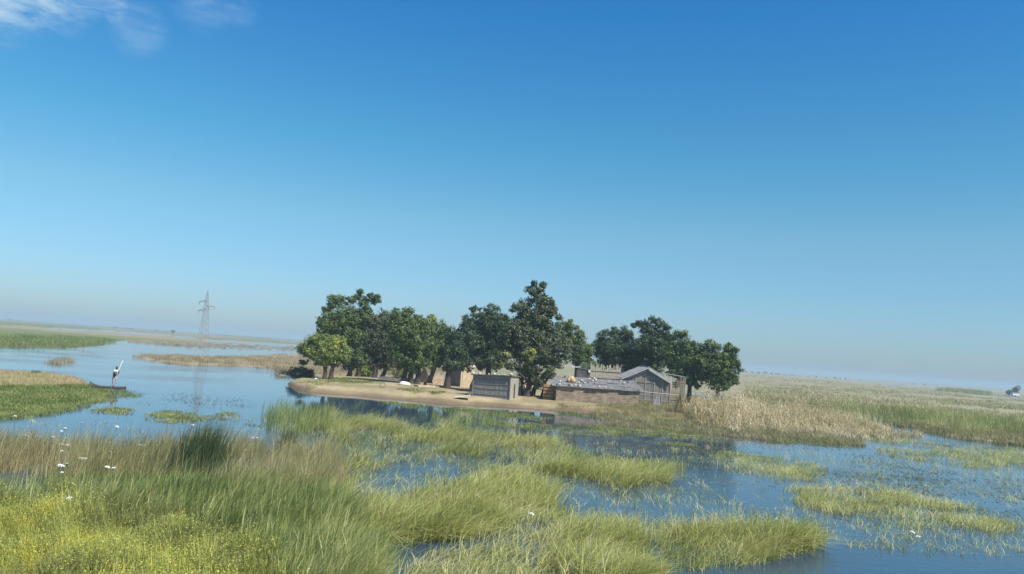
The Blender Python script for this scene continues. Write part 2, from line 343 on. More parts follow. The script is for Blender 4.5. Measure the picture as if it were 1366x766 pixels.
# ------------------------------------------------------------------ plant clump prototypes, scattered by geometry nodes inside each object
def blades(rng, n, h, spread, lean, w, segs=3, up=0.0, curve=1.8, jit=.35, hmin=.5, droop=0.0):
    """returns V, Q, bv"""
    hh = h*rng.uniform(hmin, 1, n); a = rng.uniform(0, 2*np.pi, n); r = spread*np.sqrt(rng.uniform(0, 1, n))
    x0 = r*np.cos(a); y0 = r*np.sin(a)
    la = rng.normal(0, .8, n); L = np.abs(rng.normal(lean, jit*max(lean, .25), n))
    dx = np.cos(la)*L; dyy = np.sin(la)*L
    wa = la+np.pi/2+rng.normal(0, .55, n); T = np.linspace(0, 1, segs+1)
    Vs = []
    for t in T:
        ww = w*rng.uniform(.7, 1.2, n)*(1-t)**.6*.5+w*.04
        px = x0+dx*hh*t**curve; py = y0+dyy*hh*t**curve; pz = hh*(t-.28*L*t*t-droop*t**3)
        Vs.append(np.stack([px-np.cos(wa)*ww, py-np.sin(wa)*ww, pz], -1)); Vs.append(np.stack([px+np.cos(wa)*ww, py+np.sin(wa)*ww, pz], -1))
    V = np.stack(Vs, 1).reshape(-1, 3)
    k = 2*(segs+1); Qs = []
    for s in range(segs):
        b0 = np.arange(n)*k+2*s; Qs.append(np.stack([b0, b0+1, b0+3, b0+2], -1))
    return V, np.concatenate(Qs), np.repeat(rng.uniform(0, 1, n), k)
def leaflets(rng, n, pos, size, bvr=(0, 1), flat=0.0):
    """n small quads at pos (n,3)"""
    a = rng.normal(0, 1, (n, 3)); a[:, 2] = a[:, 2]*(1-flat); a /= np.linalg.norm(a, axis=1)[:, None]
    b = rng.normal(0, 1, (n, 3)); b[:, 2] *= (1-flat); b -= (a*b).sum(1)[:, None]*a; b /= np.linalg.norm(b, axis=1)[:, None]
    sz = np.broadcast_to(np.asarray(size), (n,))[:, None]*rng.uniform(.7, 1.3, (n, 1)); a = a*sz; b = b*sz*.45
    V = np.stack([pos-a, pos+b, pos+a, pos-b], 1).reshape(-1, 3)
    return V, np.arange(4*n).reshape(-1, 4), np.repeat(rng.uniform(*bvr, n), 4)
def merge(parts):
    V = []; Q = []; B = []; o = 0
    for v, q, b in parts: V.append(v); Q.append(q+o); B.append(b); o += len(v)
    return np.concatenate(V), np.concatenate(Q), np.concatenate(B)

def gn_tree():
    g = bpy.data.node_groups.new('scatter', 'GeometryNodeTree')
    g.interface.new_socket('Geometry', in_out='INPUT', socket_type='NodeSocketGeometry'); g.interface.new_socket('Geometry', in_out='OUTPUT', socket_type='NodeSocketGeometry')
    gi = g.nodes.new('NodeGroupInput'); go = g.nodes.new('NodeGroupOutput')
    def named(n, ty):
        a = g.nodes.new('GeometryNodeInputNamedAttribute'); a.data_type = ty; a.inputs['Name'].default_value = n; return a.outputs['Attribute']
    sep = g.nodes.new('GeometryNodeSeparateGeometry'); sep.domain = 'POINT'
    g.links.new(gi.outputs[0], sep.inputs['Geometry']); g.links.new(named('ispt', 'BOOLEAN'), sep.inputs['Selection'])
    sp = g.nodes.new('GeometryNodeSplitToInstances'); sp.domain = 'POINT'
    g.links.new(sep.outputs['Inverted'], sp.inputs['Geometry']); g.links.new(named('grp', 'INT'), sp.inputs['Group ID'])
    ip = g.nodes.new('GeometryNodeInstanceOnPoints'); g.links.new(sep.outputs['Selection'], ip.inputs['Points']); g.links.new(sp.outputs['Instances'], ip.inputs['Instance'])
    ip.inputs['Pick Instance'].default_value = True; g.links.new(named('grp', 'INT'), ip.inputs['Instance Index'])
    e = g.nodes.new('FunctionNodeEulerToRotation'); g.links.new(named('rot', 'FLOAT_VECTOR'), e.inputs[0]); g.links.new(e.outputs[0], ip.inputs['Rotation'])
    g.links.new(named('scl', 'FLOAT_VECTOR'), ip.inputs['Scale'])
    g.links.new(ip.outputs[0], go.inputs[0])
    return g
GN = gn_tree()
def scatter(name, protos, pts, scl, mtl, seed=0, rotj=.5, label=None, tints=None, zs=None, smat=None):
    """one object: clump prototypes + points; geometry nodes put a clump at each point"""
    rng = np.random.default_rng(seed+99)
    V, Q, B = merge(protos); npv = len(V)
    grp = np.concatenate([np.full(len(p[0]), i) for i, p in enumerate(protos)])
    n = len(pts)
    V2 = np.concatenate([V, pts]); ispt = np.concatenate([np.zeros(npv, bool), np.ones(n, bool)])
    grp2 = np.concatenate([grp, rng.integers(0, len(protos), n)]).astype(np.int32)
    rot = np.zeros((npv+n, 3)); rot[npv:, 2] = rng.normal(0, rotj, n); rot[npv:, 0] = rng.normal(0, .06, n)
    sc = np.ones((npv+n, 3)); sc[npv:] = scl
    ti = np.zeros(npv+n); ti[npv:] = rng.uniform(0, 1, n) if tints is None else tints
    bv = np.concatenate([B, np.zeros(n)])
    o = np_mesh(name, V2, Q, mtl, attrs={'ispt': ('BOOLEAN', ispt), 'grp': ('INT', grp2), 'rot': ('FLOAT_VECTOR', rot), 'scl': ('FLOAT_VECTOR', sc), 'tint': ('FLOAT', ti.astype(np.float32)), 'bv': ('FLOAT', bv.astype(np.float32))})
    md = o.modifiers.new('scatter', 'NODES'); md.node_group = GN
    tag(o, kind='stuff', label=label)
    return o
def sample(polys, n, k=1.5, seed=0, z=0.0, patch=None, warp=6.0):
    """points on the ground inside outlines; density falls with distance**-k; patch=(scale,lo,hi,minprob)"""
    rng = np.random.default_rng(seed); out = []; tot = 0
    xs = np.array([p for poly in polys for p in poly], float); x0, y0 = xs.min(0)-8; x1, y1 = xs.max(0)+8
    for it in range(60):
        m = 60000; px = rng.uniform(x0, x1, m); py = rng.uniform(y0, y1, m)
        d = cF[None]+((px-683)/F)[:, None]*cR-((py-383)/F)[:, None]*cU
        t = (z-CAM_H)/np.minimum(d[:, 2], -1e-4); X = d[:, 0]*t; Y = d[:, 1]*t
        r = np.hypot(X, Y); keep = (r < 1500)
        wpx = px+(fbm(X*.5, Y*.5, 71)-.5)*warp*4; wpy = py+(fbm(X*.5+9, Y*.5, 72)-.5)*warp
        ins = np.zeros(m, bool)
        for poly in polys: ins |= pip(wpx, wpy, poly)
        keep &= ins
        dm = F*CAM_H/max(4, (y0-HOR((x0+x1)/2)))
        keep &= rng.uniform(0, 1, m) < (np.minimum(r/dm, 1))**(3-k)
        if patch:
            s, lo, hi, mn = patch; f = fbm(X*s, Y*s, 73+seed); keep &= rng.uniform(0, 1, m) < np.clip((f-lo)/(hi-lo), mn, 1)
        out.append(np.stack([X[keep], Y[keep], np.full(keep.sum(), z)], -1)); tot += keep.sum()
        if tot >= n: break
    A = np.concatenate(out)[:n]
    return A
def settle(A, lift=0.0):
    d = np.hypot(A[:, 0], A[:, 1]); a = np.degrees(np.arctan2(A[:, 0], A[:, 1]))
    i = np.clip(np.searchsorted(-dist, -d), 0, len(dist)-1); j = np.clip(np.searchsorted(azc, a), 0, len(azc)-1)
    A = A.copy(); A[:, 2] = np.maximum(H[i, j], -.02)+lift; return A
rg = np.random.default_rng(5)
def usc(n, a, b, seed=0, zf=(.8, 1.2)):
    r = np.random.default_rng(seed); s = r.uniform(a, b, n); return np.stack([s, s, s*r.uniform(*zf, n)], -1)

M_light = blade_mat('light_green_grass', [(0.20, 0.21, 0.05), (0.42, 0.43, 0.11), (0.58, 0.57, 0.20), (0.64, 0.56, 0.32)], patch=.35)
M_reed = blade_mat('green_reed', [(0.09, 0.13, 0.04), (0.21, 0.27, 0.07), (0.37, 0.41, 0.12), (0.52, 0.48, 0.22)], patch=.4)
M_dark = blade_mat('dark_reed', [(0.06, 0.09, 0.035), (0.10, 0.145, 0.055), (0.17, 0.22, 0.08)], patch=.4)
M_dry = blade_mat('dry_grass', [(0.20, 0.22, 0.08), (0.38, 0.34, 0.14), (0.55, 0.46, 0.23), (0.44, 0.38, 0.22)], patch=.35)
M_weed = blade_mat('yellow_green_weed', [(0.16, 0.16, 0.06), (0.31, 0.34, 0.08), (0.48, 0.48, 0.13), (0.70, 0.62, 0.08)], patch=.5)
M_turf = blade_mat('short_marsh_turf', [(0.12, 0.165, 0.04), (0.20, 0.245, 0.06), (0.31, 0.31, 0.11)], patch=.15)
M_maize = blade_mat('dry_maize', [(0.24, 0.19, 0.08), (0.52, 0.42, 0.22), (0.80, 0.70, 0.47)], patch=.2, trans=.25)
M_mat = blade_mat('floating_mat', [(0.14, 0.16, 0.05), (0.26, 0.29, 0.08), (0.42, 0.42, 0.14)], patch=.3)
M_pad = blade_mat('floating_leaf', [(0.06, 0.08, 0.035), (0.13, 0.14, 0.05), (0.22, 0.19, 0.08)], patch=.2, trans=.1)

def grass_protos(n, seed=0, cnt=4, **k):
    return [blades(np.random.default_rng(seed*31+i), n, **k) for i in range(cnt)]

# light green leaning grass standing in the water
light4 = [[(745, 704), (830, 700), (920, 710), (1010, 712), (1062, 722), (1075, 730), (1010, 750), (910, 764), (850, 790), (790, 800), (755, 770), (735, 725)]]
light = [[(390, 572), (440, 560), (500, 562), (560, 570), (650, 580), (735, 594), (765, 606), (752, 636), (700, 630), (600, 622), (560, 612), (500, 616), (430, 622), (415, 600), (450, 585), (420, 572)],
         [(400, 672), (470, 660), (560, 668), (600, 655), (690, 636), (745, 652), (750, 682), (700, 690), (690, 715), (620, 722), (540, 725), (500, 745), (480, 800), (360, 800), (330, 740), (350, 690)],
         [(752, 618), (800, 616), (860, 620), (905, 632), (895, 650), (840, 652), (780, 646), (752, 640)]]
A = np.concatenate([sample(light, 4300, k=1.4, seed=1, patch=(.42, .40, .74, .05), warp=26), sample(light4, 1300, k=1.4, seed=23, patch=(.7, .32, .7, .15), warp=24)])
scatter('leaning_grass', grass_protos(15, 1, 8, h=.80, spread=.38, lean=1.1, w=.019, segs=4, hmin=.3, jit=.5), A, usc(len(A), .6, 1.15, 1)*(.35+1.25*fbm(A[:, 0]*.42, A[:, 1]*.42, 74))[:, None], M_light, 1, .45, 'light green wind-bent grass standing in the flooded foreground')
sparse = [[(430, 612), (500, 622), (610, 628), (745, 640), (755, 705), (600, 700), (440, 670)], [(560, 735), (700, 700), (770, 740), (780, 800), (540, 800)],
          [(1055, 655), (1110, 652), (1200, 664), (1265, 676), (1325, 700), (1310, 712), (1230, 706), (1150, 694), (1080, 680)],
          [(950, 612), (1040, 618), (1090, 640), (1080, 656), (1000, 640)], [(1170, 590), (1250, 600), (1366, 606), (1366, 622), (1240, 618), (1170, 606)]]
A = sample(sparse, 2100, k=1.5, seed=2, patch=(.5, .42, .6, .03))
scatter('sparse_grass', grass_protos(9, 2, 6, h=.55, spread=.35, lean=1.1, w=.016, hmin=.3), A, usc(len(A), .6, 1.1, 2), M_light, 2, .7, 'thin tufts of pale green grass poking out of the open water')
under = [[(880, 596), (1366, 606), (1500, 690), (1366, 745), (1150, 735), (1000, 690), (900, 640)], [(400, 560), (900, 600), (1000, 700), (900, 790), (420, 790), (380, 640)], [(40, 556), (420, 556), (420, 620), (40, 600)]]
A = sample(under, 2600, k=1.6, seed=22, patch=(.3, .38, .62, .05), warp=16)
scatter('drowned_grass', grass_protos(7, 22, 6, h=.3, spread=.4, lean=1.4, w=.014, segs=2, hmin=.3), A, usc(len(A), .6, 1.3, 22), M_light, 22, 1.2, 'thin drowned grass barely clearing the water across the marsh')
streaks = [[(1050, 648), (1110, 644), (1200, 656), (1270, 668), (1340, 690), (1330, 716), (1240, 714), (1150, 702), (1075, 688)], [(1215, 596), (1290, 598), (1420, 606), (1420, 622), (1300, 620), (1220, 612)], [(960, 606), (1060, 612), (1100, 630), (1090, 650), (1010, 645)], [(1150, 585), (1230, 590), (1300, 600), (1220, 600)]]
A = sample(streaks, 1050, k=1.5, seed=24, patch=(.4, .4, .64, .06), warp=18)
scatter('grass_streaks', grass_protos(16, 24, 6, h=.42, spread=.45, lean=1.2, w=.016, segs=3, hmin=.3), A, usc(len(A), .6, 1.2, 24), M_light, 24, .7, 'soft low streaks of pale grass across the right-hand water')
# tall green reeds in the left foreground
reeds = [[(-300, 690), (0, 690), (120, 684), (240, 670), (330, 662), (420, 668), (460, 690), (500, 725), (520, 800), (400, 830), (330, 750), (250, 718), (120, 705), (0, 702), (-300, 700)]]
A = sample(reeds, 2800, k=1.2, seed=3, patch=(.5, .34, .56, .12), warp=12)
scatter('tall_reeds', grass_protos(19, 3, 7, h=1.15, spread=.32, lean=.55, w=.021, segs=4, jit=.45, hmin=.35), A, usc(len(A), .7, 1.15, 3), M_reed, 3, .4, 'tall green reeds leaning right in the left foreground')
# tan dry grass
dry = [[(-300, 600), (0, 598), (100, 596), (250, 600), (330, 604), (440, 618), (460, 655), (400, 676), (300, 672), (170, 652), (130, 638), (100, 655), (60, 660), (50, 640), (0, 634), (-300, 645)]]
A = sample(dry, 2300, k=1.3, seed=4, patch=(.4, .36, .58, .08), warp=12)
scatter('dry_grass', grass_protos(20, 4, 8, h=1.35, spread=.26, lean=.35, w=.015, segs=3, jit=.6, hmin=.3), A, usc(len(A), .7, 1.15, 4), M_dry, 4, .7, 'tan dry grass standing in shallow water at the left')
A = sample([[(-300, 660), (0, 655), (140, 650), (330, 668), (330, 690), (0, 695), (-300, 700)]], 700, k=1.3, seed=41, patch=(.45, .3, .6, .1))
scatter('mixed_grass', grass_protos(26, 41, 4, h=.85, spread=.24, lean=.6, w=.014, segs=3, jit=.5), A, usc(len(A), .7, 1.15, 4), M_reed, 41, .7, 'green grass between the dry stand and the weeds at left')
# yellow flowering weed in the near left corner
def weed(rng):
    st = blades(rng, 58, .66, .22, .3, .011, 3, hmin=.3)
    pos = []
    for _ in range(50):
        a = rng.uniform(0, 6.28); r = .26*math.sqrt(rng.uniform()); pos.append((r*math.cos(a)+.08, r*math.sin(a), rng.uniform(.12, .58)))
    lf = leaflets(rng, 50, np.array(pos), .021, (.25, .55))
    pos = np.array([(rng.normal(0, .14)+.1, rng.normal(0, .14), rng.uniform(.42, .66)) for _ in range(4)])
    fl = leaflets(rng, 4, pos, .016, (1.3, 1.6)); return merge([st, lf, fl])
A = sample([[(-500, 700), (0, 702), (130, 706), (240, 722), (325, 752), (380, 790), (440, 860), (300, 1100), (-500, 1000)]], 3600, k=.6, seed=5, patch=(.8, .3, .5, .25))
A = settle(A)
wsc = usc(len(A), .7, 1.2, 5)*(.55+.9*fbm(A[:, 0]*.7, A[:, 1]*.7, 91))[:, None]
scatter('flowering_weeds', [weed(np.random.default_rng(50+i)) for i in range(6)], A, wsc, M_weed, 5, 3, 'yellow-green flowering weeds filling the near left corner')

# reeds in thin water near the island
A = sample([[(350, 548), (430, 546), (452, 572), (385, 585), (352, 565)], [(560, 553), (650, 558), (690, 570), (600, 566)]], 200, k=1.5, seed=6, patch=(.5, .3, .5, .2))
scatter('thin_reeds', grass_protos(12, 6, 4, h=1.25, spread=.35, lean=.22, w=.022), A, usc(len(A), .6, 1.1, 6), M_reed, 6, .8, 'thin upright reeds in the water off the island tip')
# low floating mats
A = sample([[(640, 556), (700, 558), (760, 566), (850, 571), (950, 580), (1000, 588), (960, 596), (880, 592), (800, 585), (720, 576), (650, 568)],
            [(120, 545), (150, 542), (182, 546), (160, 552), (125, 552)], [(195, 553), (225, 548), (262, 550), (270, 560), (235, 565), (200, 562)], [(275, 552), (310, 550), (318, 558), (285, 560)],
            [(330, 566), (360, 566), (350, 572)], [(415, 560), (520, 556), (560, 566), (450, 572)], [(1010, 575), (1110, 585), (1160, 590), (1120, 597), (1030, 590)]], 1700, k=1.6, seed=7, patch=(.35, .4, .56, .04))
scatter('floating_weed_mats', grass_protos(18, 7, 5, h=.15, spread=.5, lean=1.3, w=.025, segs=2, hmin=.3), A, usc(len(A), .6, 1.2, 7), M_mat, 7, 1.5, 'low mats of yellow-green weed floating on the water')
def pads(rng, n=12):
    parts = []
    for i in range(n):
        r = rng.uniform(.02, .055); c = rng.normal(0, .5, 2); k = 6
        an = np.linspace(0, 2*np.pi, k, endpoint=False)+rng.uniform(0, 1); V = np.stack([c[0]+r*np.cos(an), c[1]+r*np.sin(an), np.full(k, .012)+rng.uniform(0, .02, k)], -1)
        parts.append((V, np.array([[0, 1, 2, 3], [0, 3, 4, 5]]), np.full(k, rng.uniform(0, 1))))
    return merge(parts)
A = sample([[(880, 590), (1000, 592), (1180, 590), (1366, 600), (1420, 680), (1366, 730), (1200, 720), (1050, 660), (920, 620)], [(180, 520), (330, 530), (360, 545), (200, 545), (120, 535)], [(20, 466), (150, 470), (150, 480), (20, 474)], [(640, 500), (1200, 740), (1366, 790), (1100, 790)]][:3], 800, k=1.6, seed=8, patch=(.22, .42, .65, .06))
scatter('floating_leaves', [pads(np.random.default_rng(80+i)) for i in range(5)], A, usc(len(A), .8, 1.6, 8), M_pad, 8, 3, 'dark specks of floating leaves scattered over the blue water')

# left bank
A = settle(sample([[(-300, 520), (0, 520), (60, 518), (112, 518), (122, 522), (172, 522), (188, 527), (150, 533), (98, 546), (20, 558), (-300, 558)]], 3000, k=1.8, seed=9, warp=9, patch=(.4, .25, .45, .4)))
scatter('bank_turf', grass_protos(22, 9, 4, h=.16, spread=.4, lean=.4, w=.03, segs=2), A, usc(len(A), .8, 1.4, 9), M_turf, 9, 3, 'short bright green turf on the left bank')
A = settle(sample([[(-300, 498), (0, 500), (60, 501), (112, 513), (60, 519), (-300, 519)]], 1800, k=1.8, seed=10))
scatter('bank_dry_grass', grass_protos(20, 10, 4, h=.3, spread=.35, lean=.3, w=.02, segs=2), A, usc(len(A), .7, 1.4, 10), M_dry, 10, 3, 'brown dry grass along the top of the left bank')
# brown marsh strip and plants by the pylon
A = settle(sample([[(180, 475), (300, 477), (400, 473), (560, 482), (620, 502), (500, 503), (372, 500), (330, 488), (240, 485)], [(170, 456), (400, 463), (400, 468), (250, 463)], [(62, 481), (90, 479), (100, 483), (70, 486)], [(372, 490), (400, 488), (400, 502), (376, 505)]], 3200, k=2.2, seed=11, patch=(.1, .35, .5, .1)))
scatter('marsh_strip_grass', grass_protos(24, 11, 4, h=.55, spread=.7, lean=.3, w=.035, segs=2), A, usc(len(A), .8, 1.5, 11), blade_mat('brown_marsh_grass', [(0.24, 0.19, 0.10), (0.40, 0.32, 0.19), (0.42, 0.36, 0.20)], patch=.08), 11, 3, 'brown marsh grass on the strip beyond the canoe')
# left far green
A = settle(sample([[(-200, 440), (0, 447), (150, 452), (150, 456), (90, 463), (-200, 460)]], 2500, k=2.6, seed=12, warp=2))
scatter('far_bank_grass', grass_protos(20, 12, 3, h=.5, spread=1.2, lean=.3, w=.09, segs=2), A, usc(len(A), .8, 1.6, 12), M_turf, 12, 3, 'green grass on the far bank at the left edge')
# island tufts
A = settle(sample([[(400, 508), (470, 507), (520, 513), (480, 514), (405, 516)], [(535, 520), (565, 521), (560, 527), (540, 526)], [(570, 524), (590, 526), (585, 530)], [(500, 530), (640, 543), (760, 553), (700, 551), (560, 540)], [(745, 540), (790, 545), (790, 552), (750, 548)]], 900, k=1.8, seed=13, z=.4, patch=(.4, .35, .6, .1)))
scatter('island_tufts', grass_protos(18, 13, 4, h=.2, spread=.35, lean=.3, w=.03, segs=2), A, usc(len(A), .6, 1.3, 13), M_turf, 13, 3, 'low green tufts on the sandy island')
A = settle(sample([[(790, 548), (850, 540), (905, 548), (960, 560), (1050, 572), (1150, 582), (1150, 590), (1000, 580), (900, 572), (810, 563)]], 2200, k=1.8, seed=14, z=.3))
scatter('shore_grass', grass_protos(24, 14, 5, h=.42, spread=.4, lean=.3, w=.024, segs=3), A, usc(len(A), .6, 1.2, 14), blade_mat('shore_grass', [(0.17, 0.20, 0.06), (0.30, 0.30, 0.11), (0.40, 0.33, 0.18), (0.30, 0.20, 0.12)], patch=.3), 14, 3, 'mixed green and brown grass along the shore before the maize')
# right green reeds and olive front
A = settle(sample([[(1085, 546), (1150, 548), (1230, 551), (1366, 560), (1700, 590), (1700, 606), (1366, 580), (1290, 577), (1220, 568), (1120, 556)]], 3000, k=2, seed=15, warp=14, patch=(.10, .32, .56, .25)))
scatter('green_reed_belt', grass_protos(20, 15, 6, h=1.8, spread=.9, lean=.35, w=.04, segs=3, hmin=.25, jit=.6), A, usc(len(A), .5, 1.1, 15)*(.45+.95*fbm(A[:, 0]*.12, A[:, 1]*.12, 55))[:, None], blade_mat('reed_belt', [(0.17, 0.19, 0.06), (0.33, 0.35, 0.11), (0.46, 0.45, 0.18)], patch=.08), 15, 3, 'belt of green reeds along the right shore')
A = settle(sample([[(1180, 566), (1220, 566), (1290, 578), (1366, 582), (1700, 610), (1700, 640), (1366, 596), (1290, 588), (1230, 575)], [(1000, 530), (1100, 538), (1200, 547), (1200, 553), (1100, 548), (1000, 540)]], 2600, k=2, seed=16))
scatter('olive_shore_grass', grass_protos(24, 16, 4, h=.45, spread=.6, lean=.3, w=.035, segs=2), A, usc(len(A), .7, 1.3, 16), blade_mat('olive_grass', [(0.18, 0.18, 0.06), (0.30, 0.27, 0.11), (0.38, 0.31, 0.16)], patch=.1), 16, 3, 'olive grass in the shallows before the reed belt')
A = settle(sample([[(990, 500), (1366, 526), (1700, 555), (1700, 590), (1366, 557), (1150, 546), (1000, 534)]], 3000, k=2.5, seed=17, warp=3, patch=(.03, .36, .6, .05)))
scatter('plain_grass', grass_protos(20, 17, 3, h=.5, spread=1.6, lean=.3, w=.10, segs=2), A, usc(len(A), .7, 1.7, 17), blade_mat('plain_grass', [(0.27, 0.27, 0.10), (0.42, 0.36, 0.17), (0.48, 0.41, 0.23)], patch=.02), 17, 3, 'dry pale grass over the plain on the right')
A = settle(sample([[(1252, 519.5), (1290, 521), (1322, 525), (1322, 526.5), (1290, 525), (1252, 522.5)]], 260, k=2.5, seed=18, warp=.4))
scatter('distant_reeds', grass_protos(24, 18, 3, h=2.4, spread=2, lean=.2, w=.14, segs=2), A, usc(len(A), .8, 1.1, 18), M_reed, 18, 3, 'dark green line of reeds in the distance at right')

# dry maize field
def maize(rng):
    h = rng.uniform(1.6, 2.1); lean = rng.normal(0, .12, 2)
    st = blades(rng, 2, h, .01, .08, .05, 3, hmin=.95)
    parts = [st]
    n = 9
    for i in range(n):
        z0 = h*(.15+.8*i/n); a = rng.uniform(0, 6.28); L = rng.uniform(.35, .75); T = np.linspace(0, 1, 4); w = rng.uniform(.03, .05)
        V = []
        for t in T:
            r = L*t; z = z0+.35*L*math.sin(t*2.2)-L*rng.uniform(.9, 1.3)*t**2.2; ww = w*(1-t*.85)
            V += [(r*math.cos(a)-math.sin(a)*ww, r*math.sin(a)+math.cos(a)*ww, max(z, .03)), (r*math.cos(a)+math.sin(a)*ww, r*math.sin(a)-math.cos(a)*ww, max(z, .03))]
        parts.append((np.array(V), np.array([[0, 1, 3, 2], [2, 3, 5, 4], [4, 5, 7, 6]]), np.full(8, rng.uniform(0, 1))))
    for k in range(3):
        tz = blades(rng, 4, .3, .02, .5, .03, 2); tz[0][:, 2] += h; parts.append(tz)
    V, Q, B = merge(parts); V[:, 0] += V[:, 2]*lean[0]; V[:, 1] += V[:, 2]*lean[1]; return V, Q, B
mz = [[(912, 552), (925, 545), (960, 543), (1010, 544), (1070, 551), (1120, 558), (1165, 565), (1195, 572), (1190, 580), (1130, 581), (1050, 576), (960, 570), (915, 562)]]
A = settle(sample(mz, 1400, k=1.2, seed=20, z=.2, warp=14, patch=(.35, .3, .5, .25)))
_, ymz, _ = proj(A[:, 0], A[:, 1], 0.0); xmz = proj(A[:, 0], A[:, 1], 0.0)[0]
s = usc(len(A), .42, .9, 20); fal = np.clip(1.04-(xmz-930)/420, .45, 1.0)[:, None]
scatter('maize_field', [maize(np.random.default_rng(200+i)) for i in range(8)], A, s*fal, M_maize, 20, 3, 'dry straw-coloured maize stalks covering the right end of the island')
A = settle(sample([[(905, 556), (960, 552), (1050, 560), (1150, 572), (1200, 574), (1240, 578), (1200, 586), (1100, 585), (960, 574)]], 900, k=1.5, seed=21, z=.1))
scatter('maize_stubble', grass_protos(14, 21, 4, h=.7, spread=.45, lean=.9, w=.03, segs=2), A, usc(len(A), .7, 1.2, 21), M_maize, 21, 3, 'broken maize straw lying at the water edge')

# ------------------------------------------------------------------ trees
def leaf_mat(name, c1, c2, c3):
    m = bpy.data.materials.new(name); m.use_nodes = True; t = m.node_tree; b = t.nodes['Principled BSDF']
    b.inputs['Roughness'].default_value = .5; b.inputs['Specular IOR Level'].default_value = .3
    a = nd(t, 'ShaderNodeAttribute', attribute_name='bv'); r = nd(t, 'ShaderNodeValToRGB'); lk(t, a.outputs['Fac'], r.inputs[0])
    el = r.color_ramp.elements; el[0].position = 0; el[0].color = (*c1, 1); el[1].position = .45; el[1].color = (*c2, 1); e = el.new(.8); e.color = (*c3, 1)
    e = el.new(1.0); e.color = (.34, .36, .045, 1)
    lk(t, r.outputs[0], b.inputs['Base Color']); tr = nd(t, 'ShaderNodeBsdfTranslucent'); lk(t, r.outputs[0], tr.inputs[0])
    ms = nd(t, 'ShaderNodeMixShader'); ms.inputs[0].default_value = .2; lk(t, b.outputs[0], ms.inputs[1]); lk(t, tr.outputs[0], ms.inputs[2]); lk(t, ms.outputs[0], t.nodes['Material Output'].inputs['Surface'])
    return m
L_dark = leaf_mat('mango_leaf_dark', (.04, .066, .028), (.078, .116, .042), (.14, .18, .07))
L_mid = leaf_mat('mango_leaf_mid', (.05, .082, .025), (.105, .15, .038), (.19, .235, .064))
L_light = leaf_mat('mango_leaf_light', (.065, .105, .026), (.14, .19, .042), (.24, .275, .065))
L_grey = leaf_mat('mango_leaf_grey', (.05, .068, .032), (.10, .118, .05), (.175, .185, .08))
BARK = mat('bark', (.065, .052, .042), rough=.95, var=.35, scale=6, bump=.8, stretch=(1, 1, .25))
def crown_mesh(rng, lobes, leaf=.16, dens=1.0):
    """lobes: (centre, radius, tint). Leaves gathered in twig clusters on and inside each lobe"""
    P_ = []; T_ = []; O_ = []
    for (c, r, tint) in lobes:
        c = np.array(c); ncl = max(14, int(30*r*r*dens))
        v = rng.normal(0, 1, (ncl, 3)); v /= np.linalg.norm(v, axis=1)[:, None]
        rr = r*np.where(rng.uniform(0, 1, ncl) < .7, rng.uniform(.72, 1.1, ncl), rng.uniform(.1, .75, ncl))
        cc = c+v*rr[:, None]*np.array([1, 1, .88])
        cr = rng.uniform(.25, .6, ncl)*min(1.0, .5+r*.3)
        nl = 34
        w = rng.normal(0, 1, (ncl, nl, 3)); w /= np.linalg.norm(w, axis=2)[:, :, None]
        w[:, :, 2] = w[:, :, 2]*.75
        pos = cc[:, None]+w*(cr[:, None]*rng.uniform(.2, 1.35, (ncl, nl)))[:, :, None]
        P_.append(pos.reshape(-1, 3)); O_.append((w+v[:, None]*.5).reshape(-1, 3))
        tt = tint+rng.normal(0, .13, ncl)[:, None]+rng.normal(0, .1, (ncl, nl)); T_.append(tt.ravel())
    pos = np.concatenate(P_); out = np.concatenate(O_); tt = np.clip(np.concatenate(T_), 0, 1); n = len(pos)
    out /= np.linalg.norm(out, axis=1)[:, None]+1e-6
    nn = out+rng.normal(0, .6, (n, 3)); nn[:, 2] += .3; nn /= np.linalg.norm(nn, axis=1)[:, None]
    a = rng.normal(0, 1, (n, 3)); a[:, 2] -= .6; a -= (a*nn).sum(1)[:, None]*nn; a /= np.linalg.norm(a, axis=1)[:, None]
    b = np.cross(nn, a); s = leaf*rng.uniform(.7, 1.25, (n, 1)); a = a*s; b = b*s*.42
    V = np.stack([pos-a, pos+b*1.0-a*.1, pos+a, pos-b-a*.1], 1).reshape(-1, 3)
    return V, np.arange(4*n).reshape(-1, 4), np.repeat(tt, 4)
TREES = []
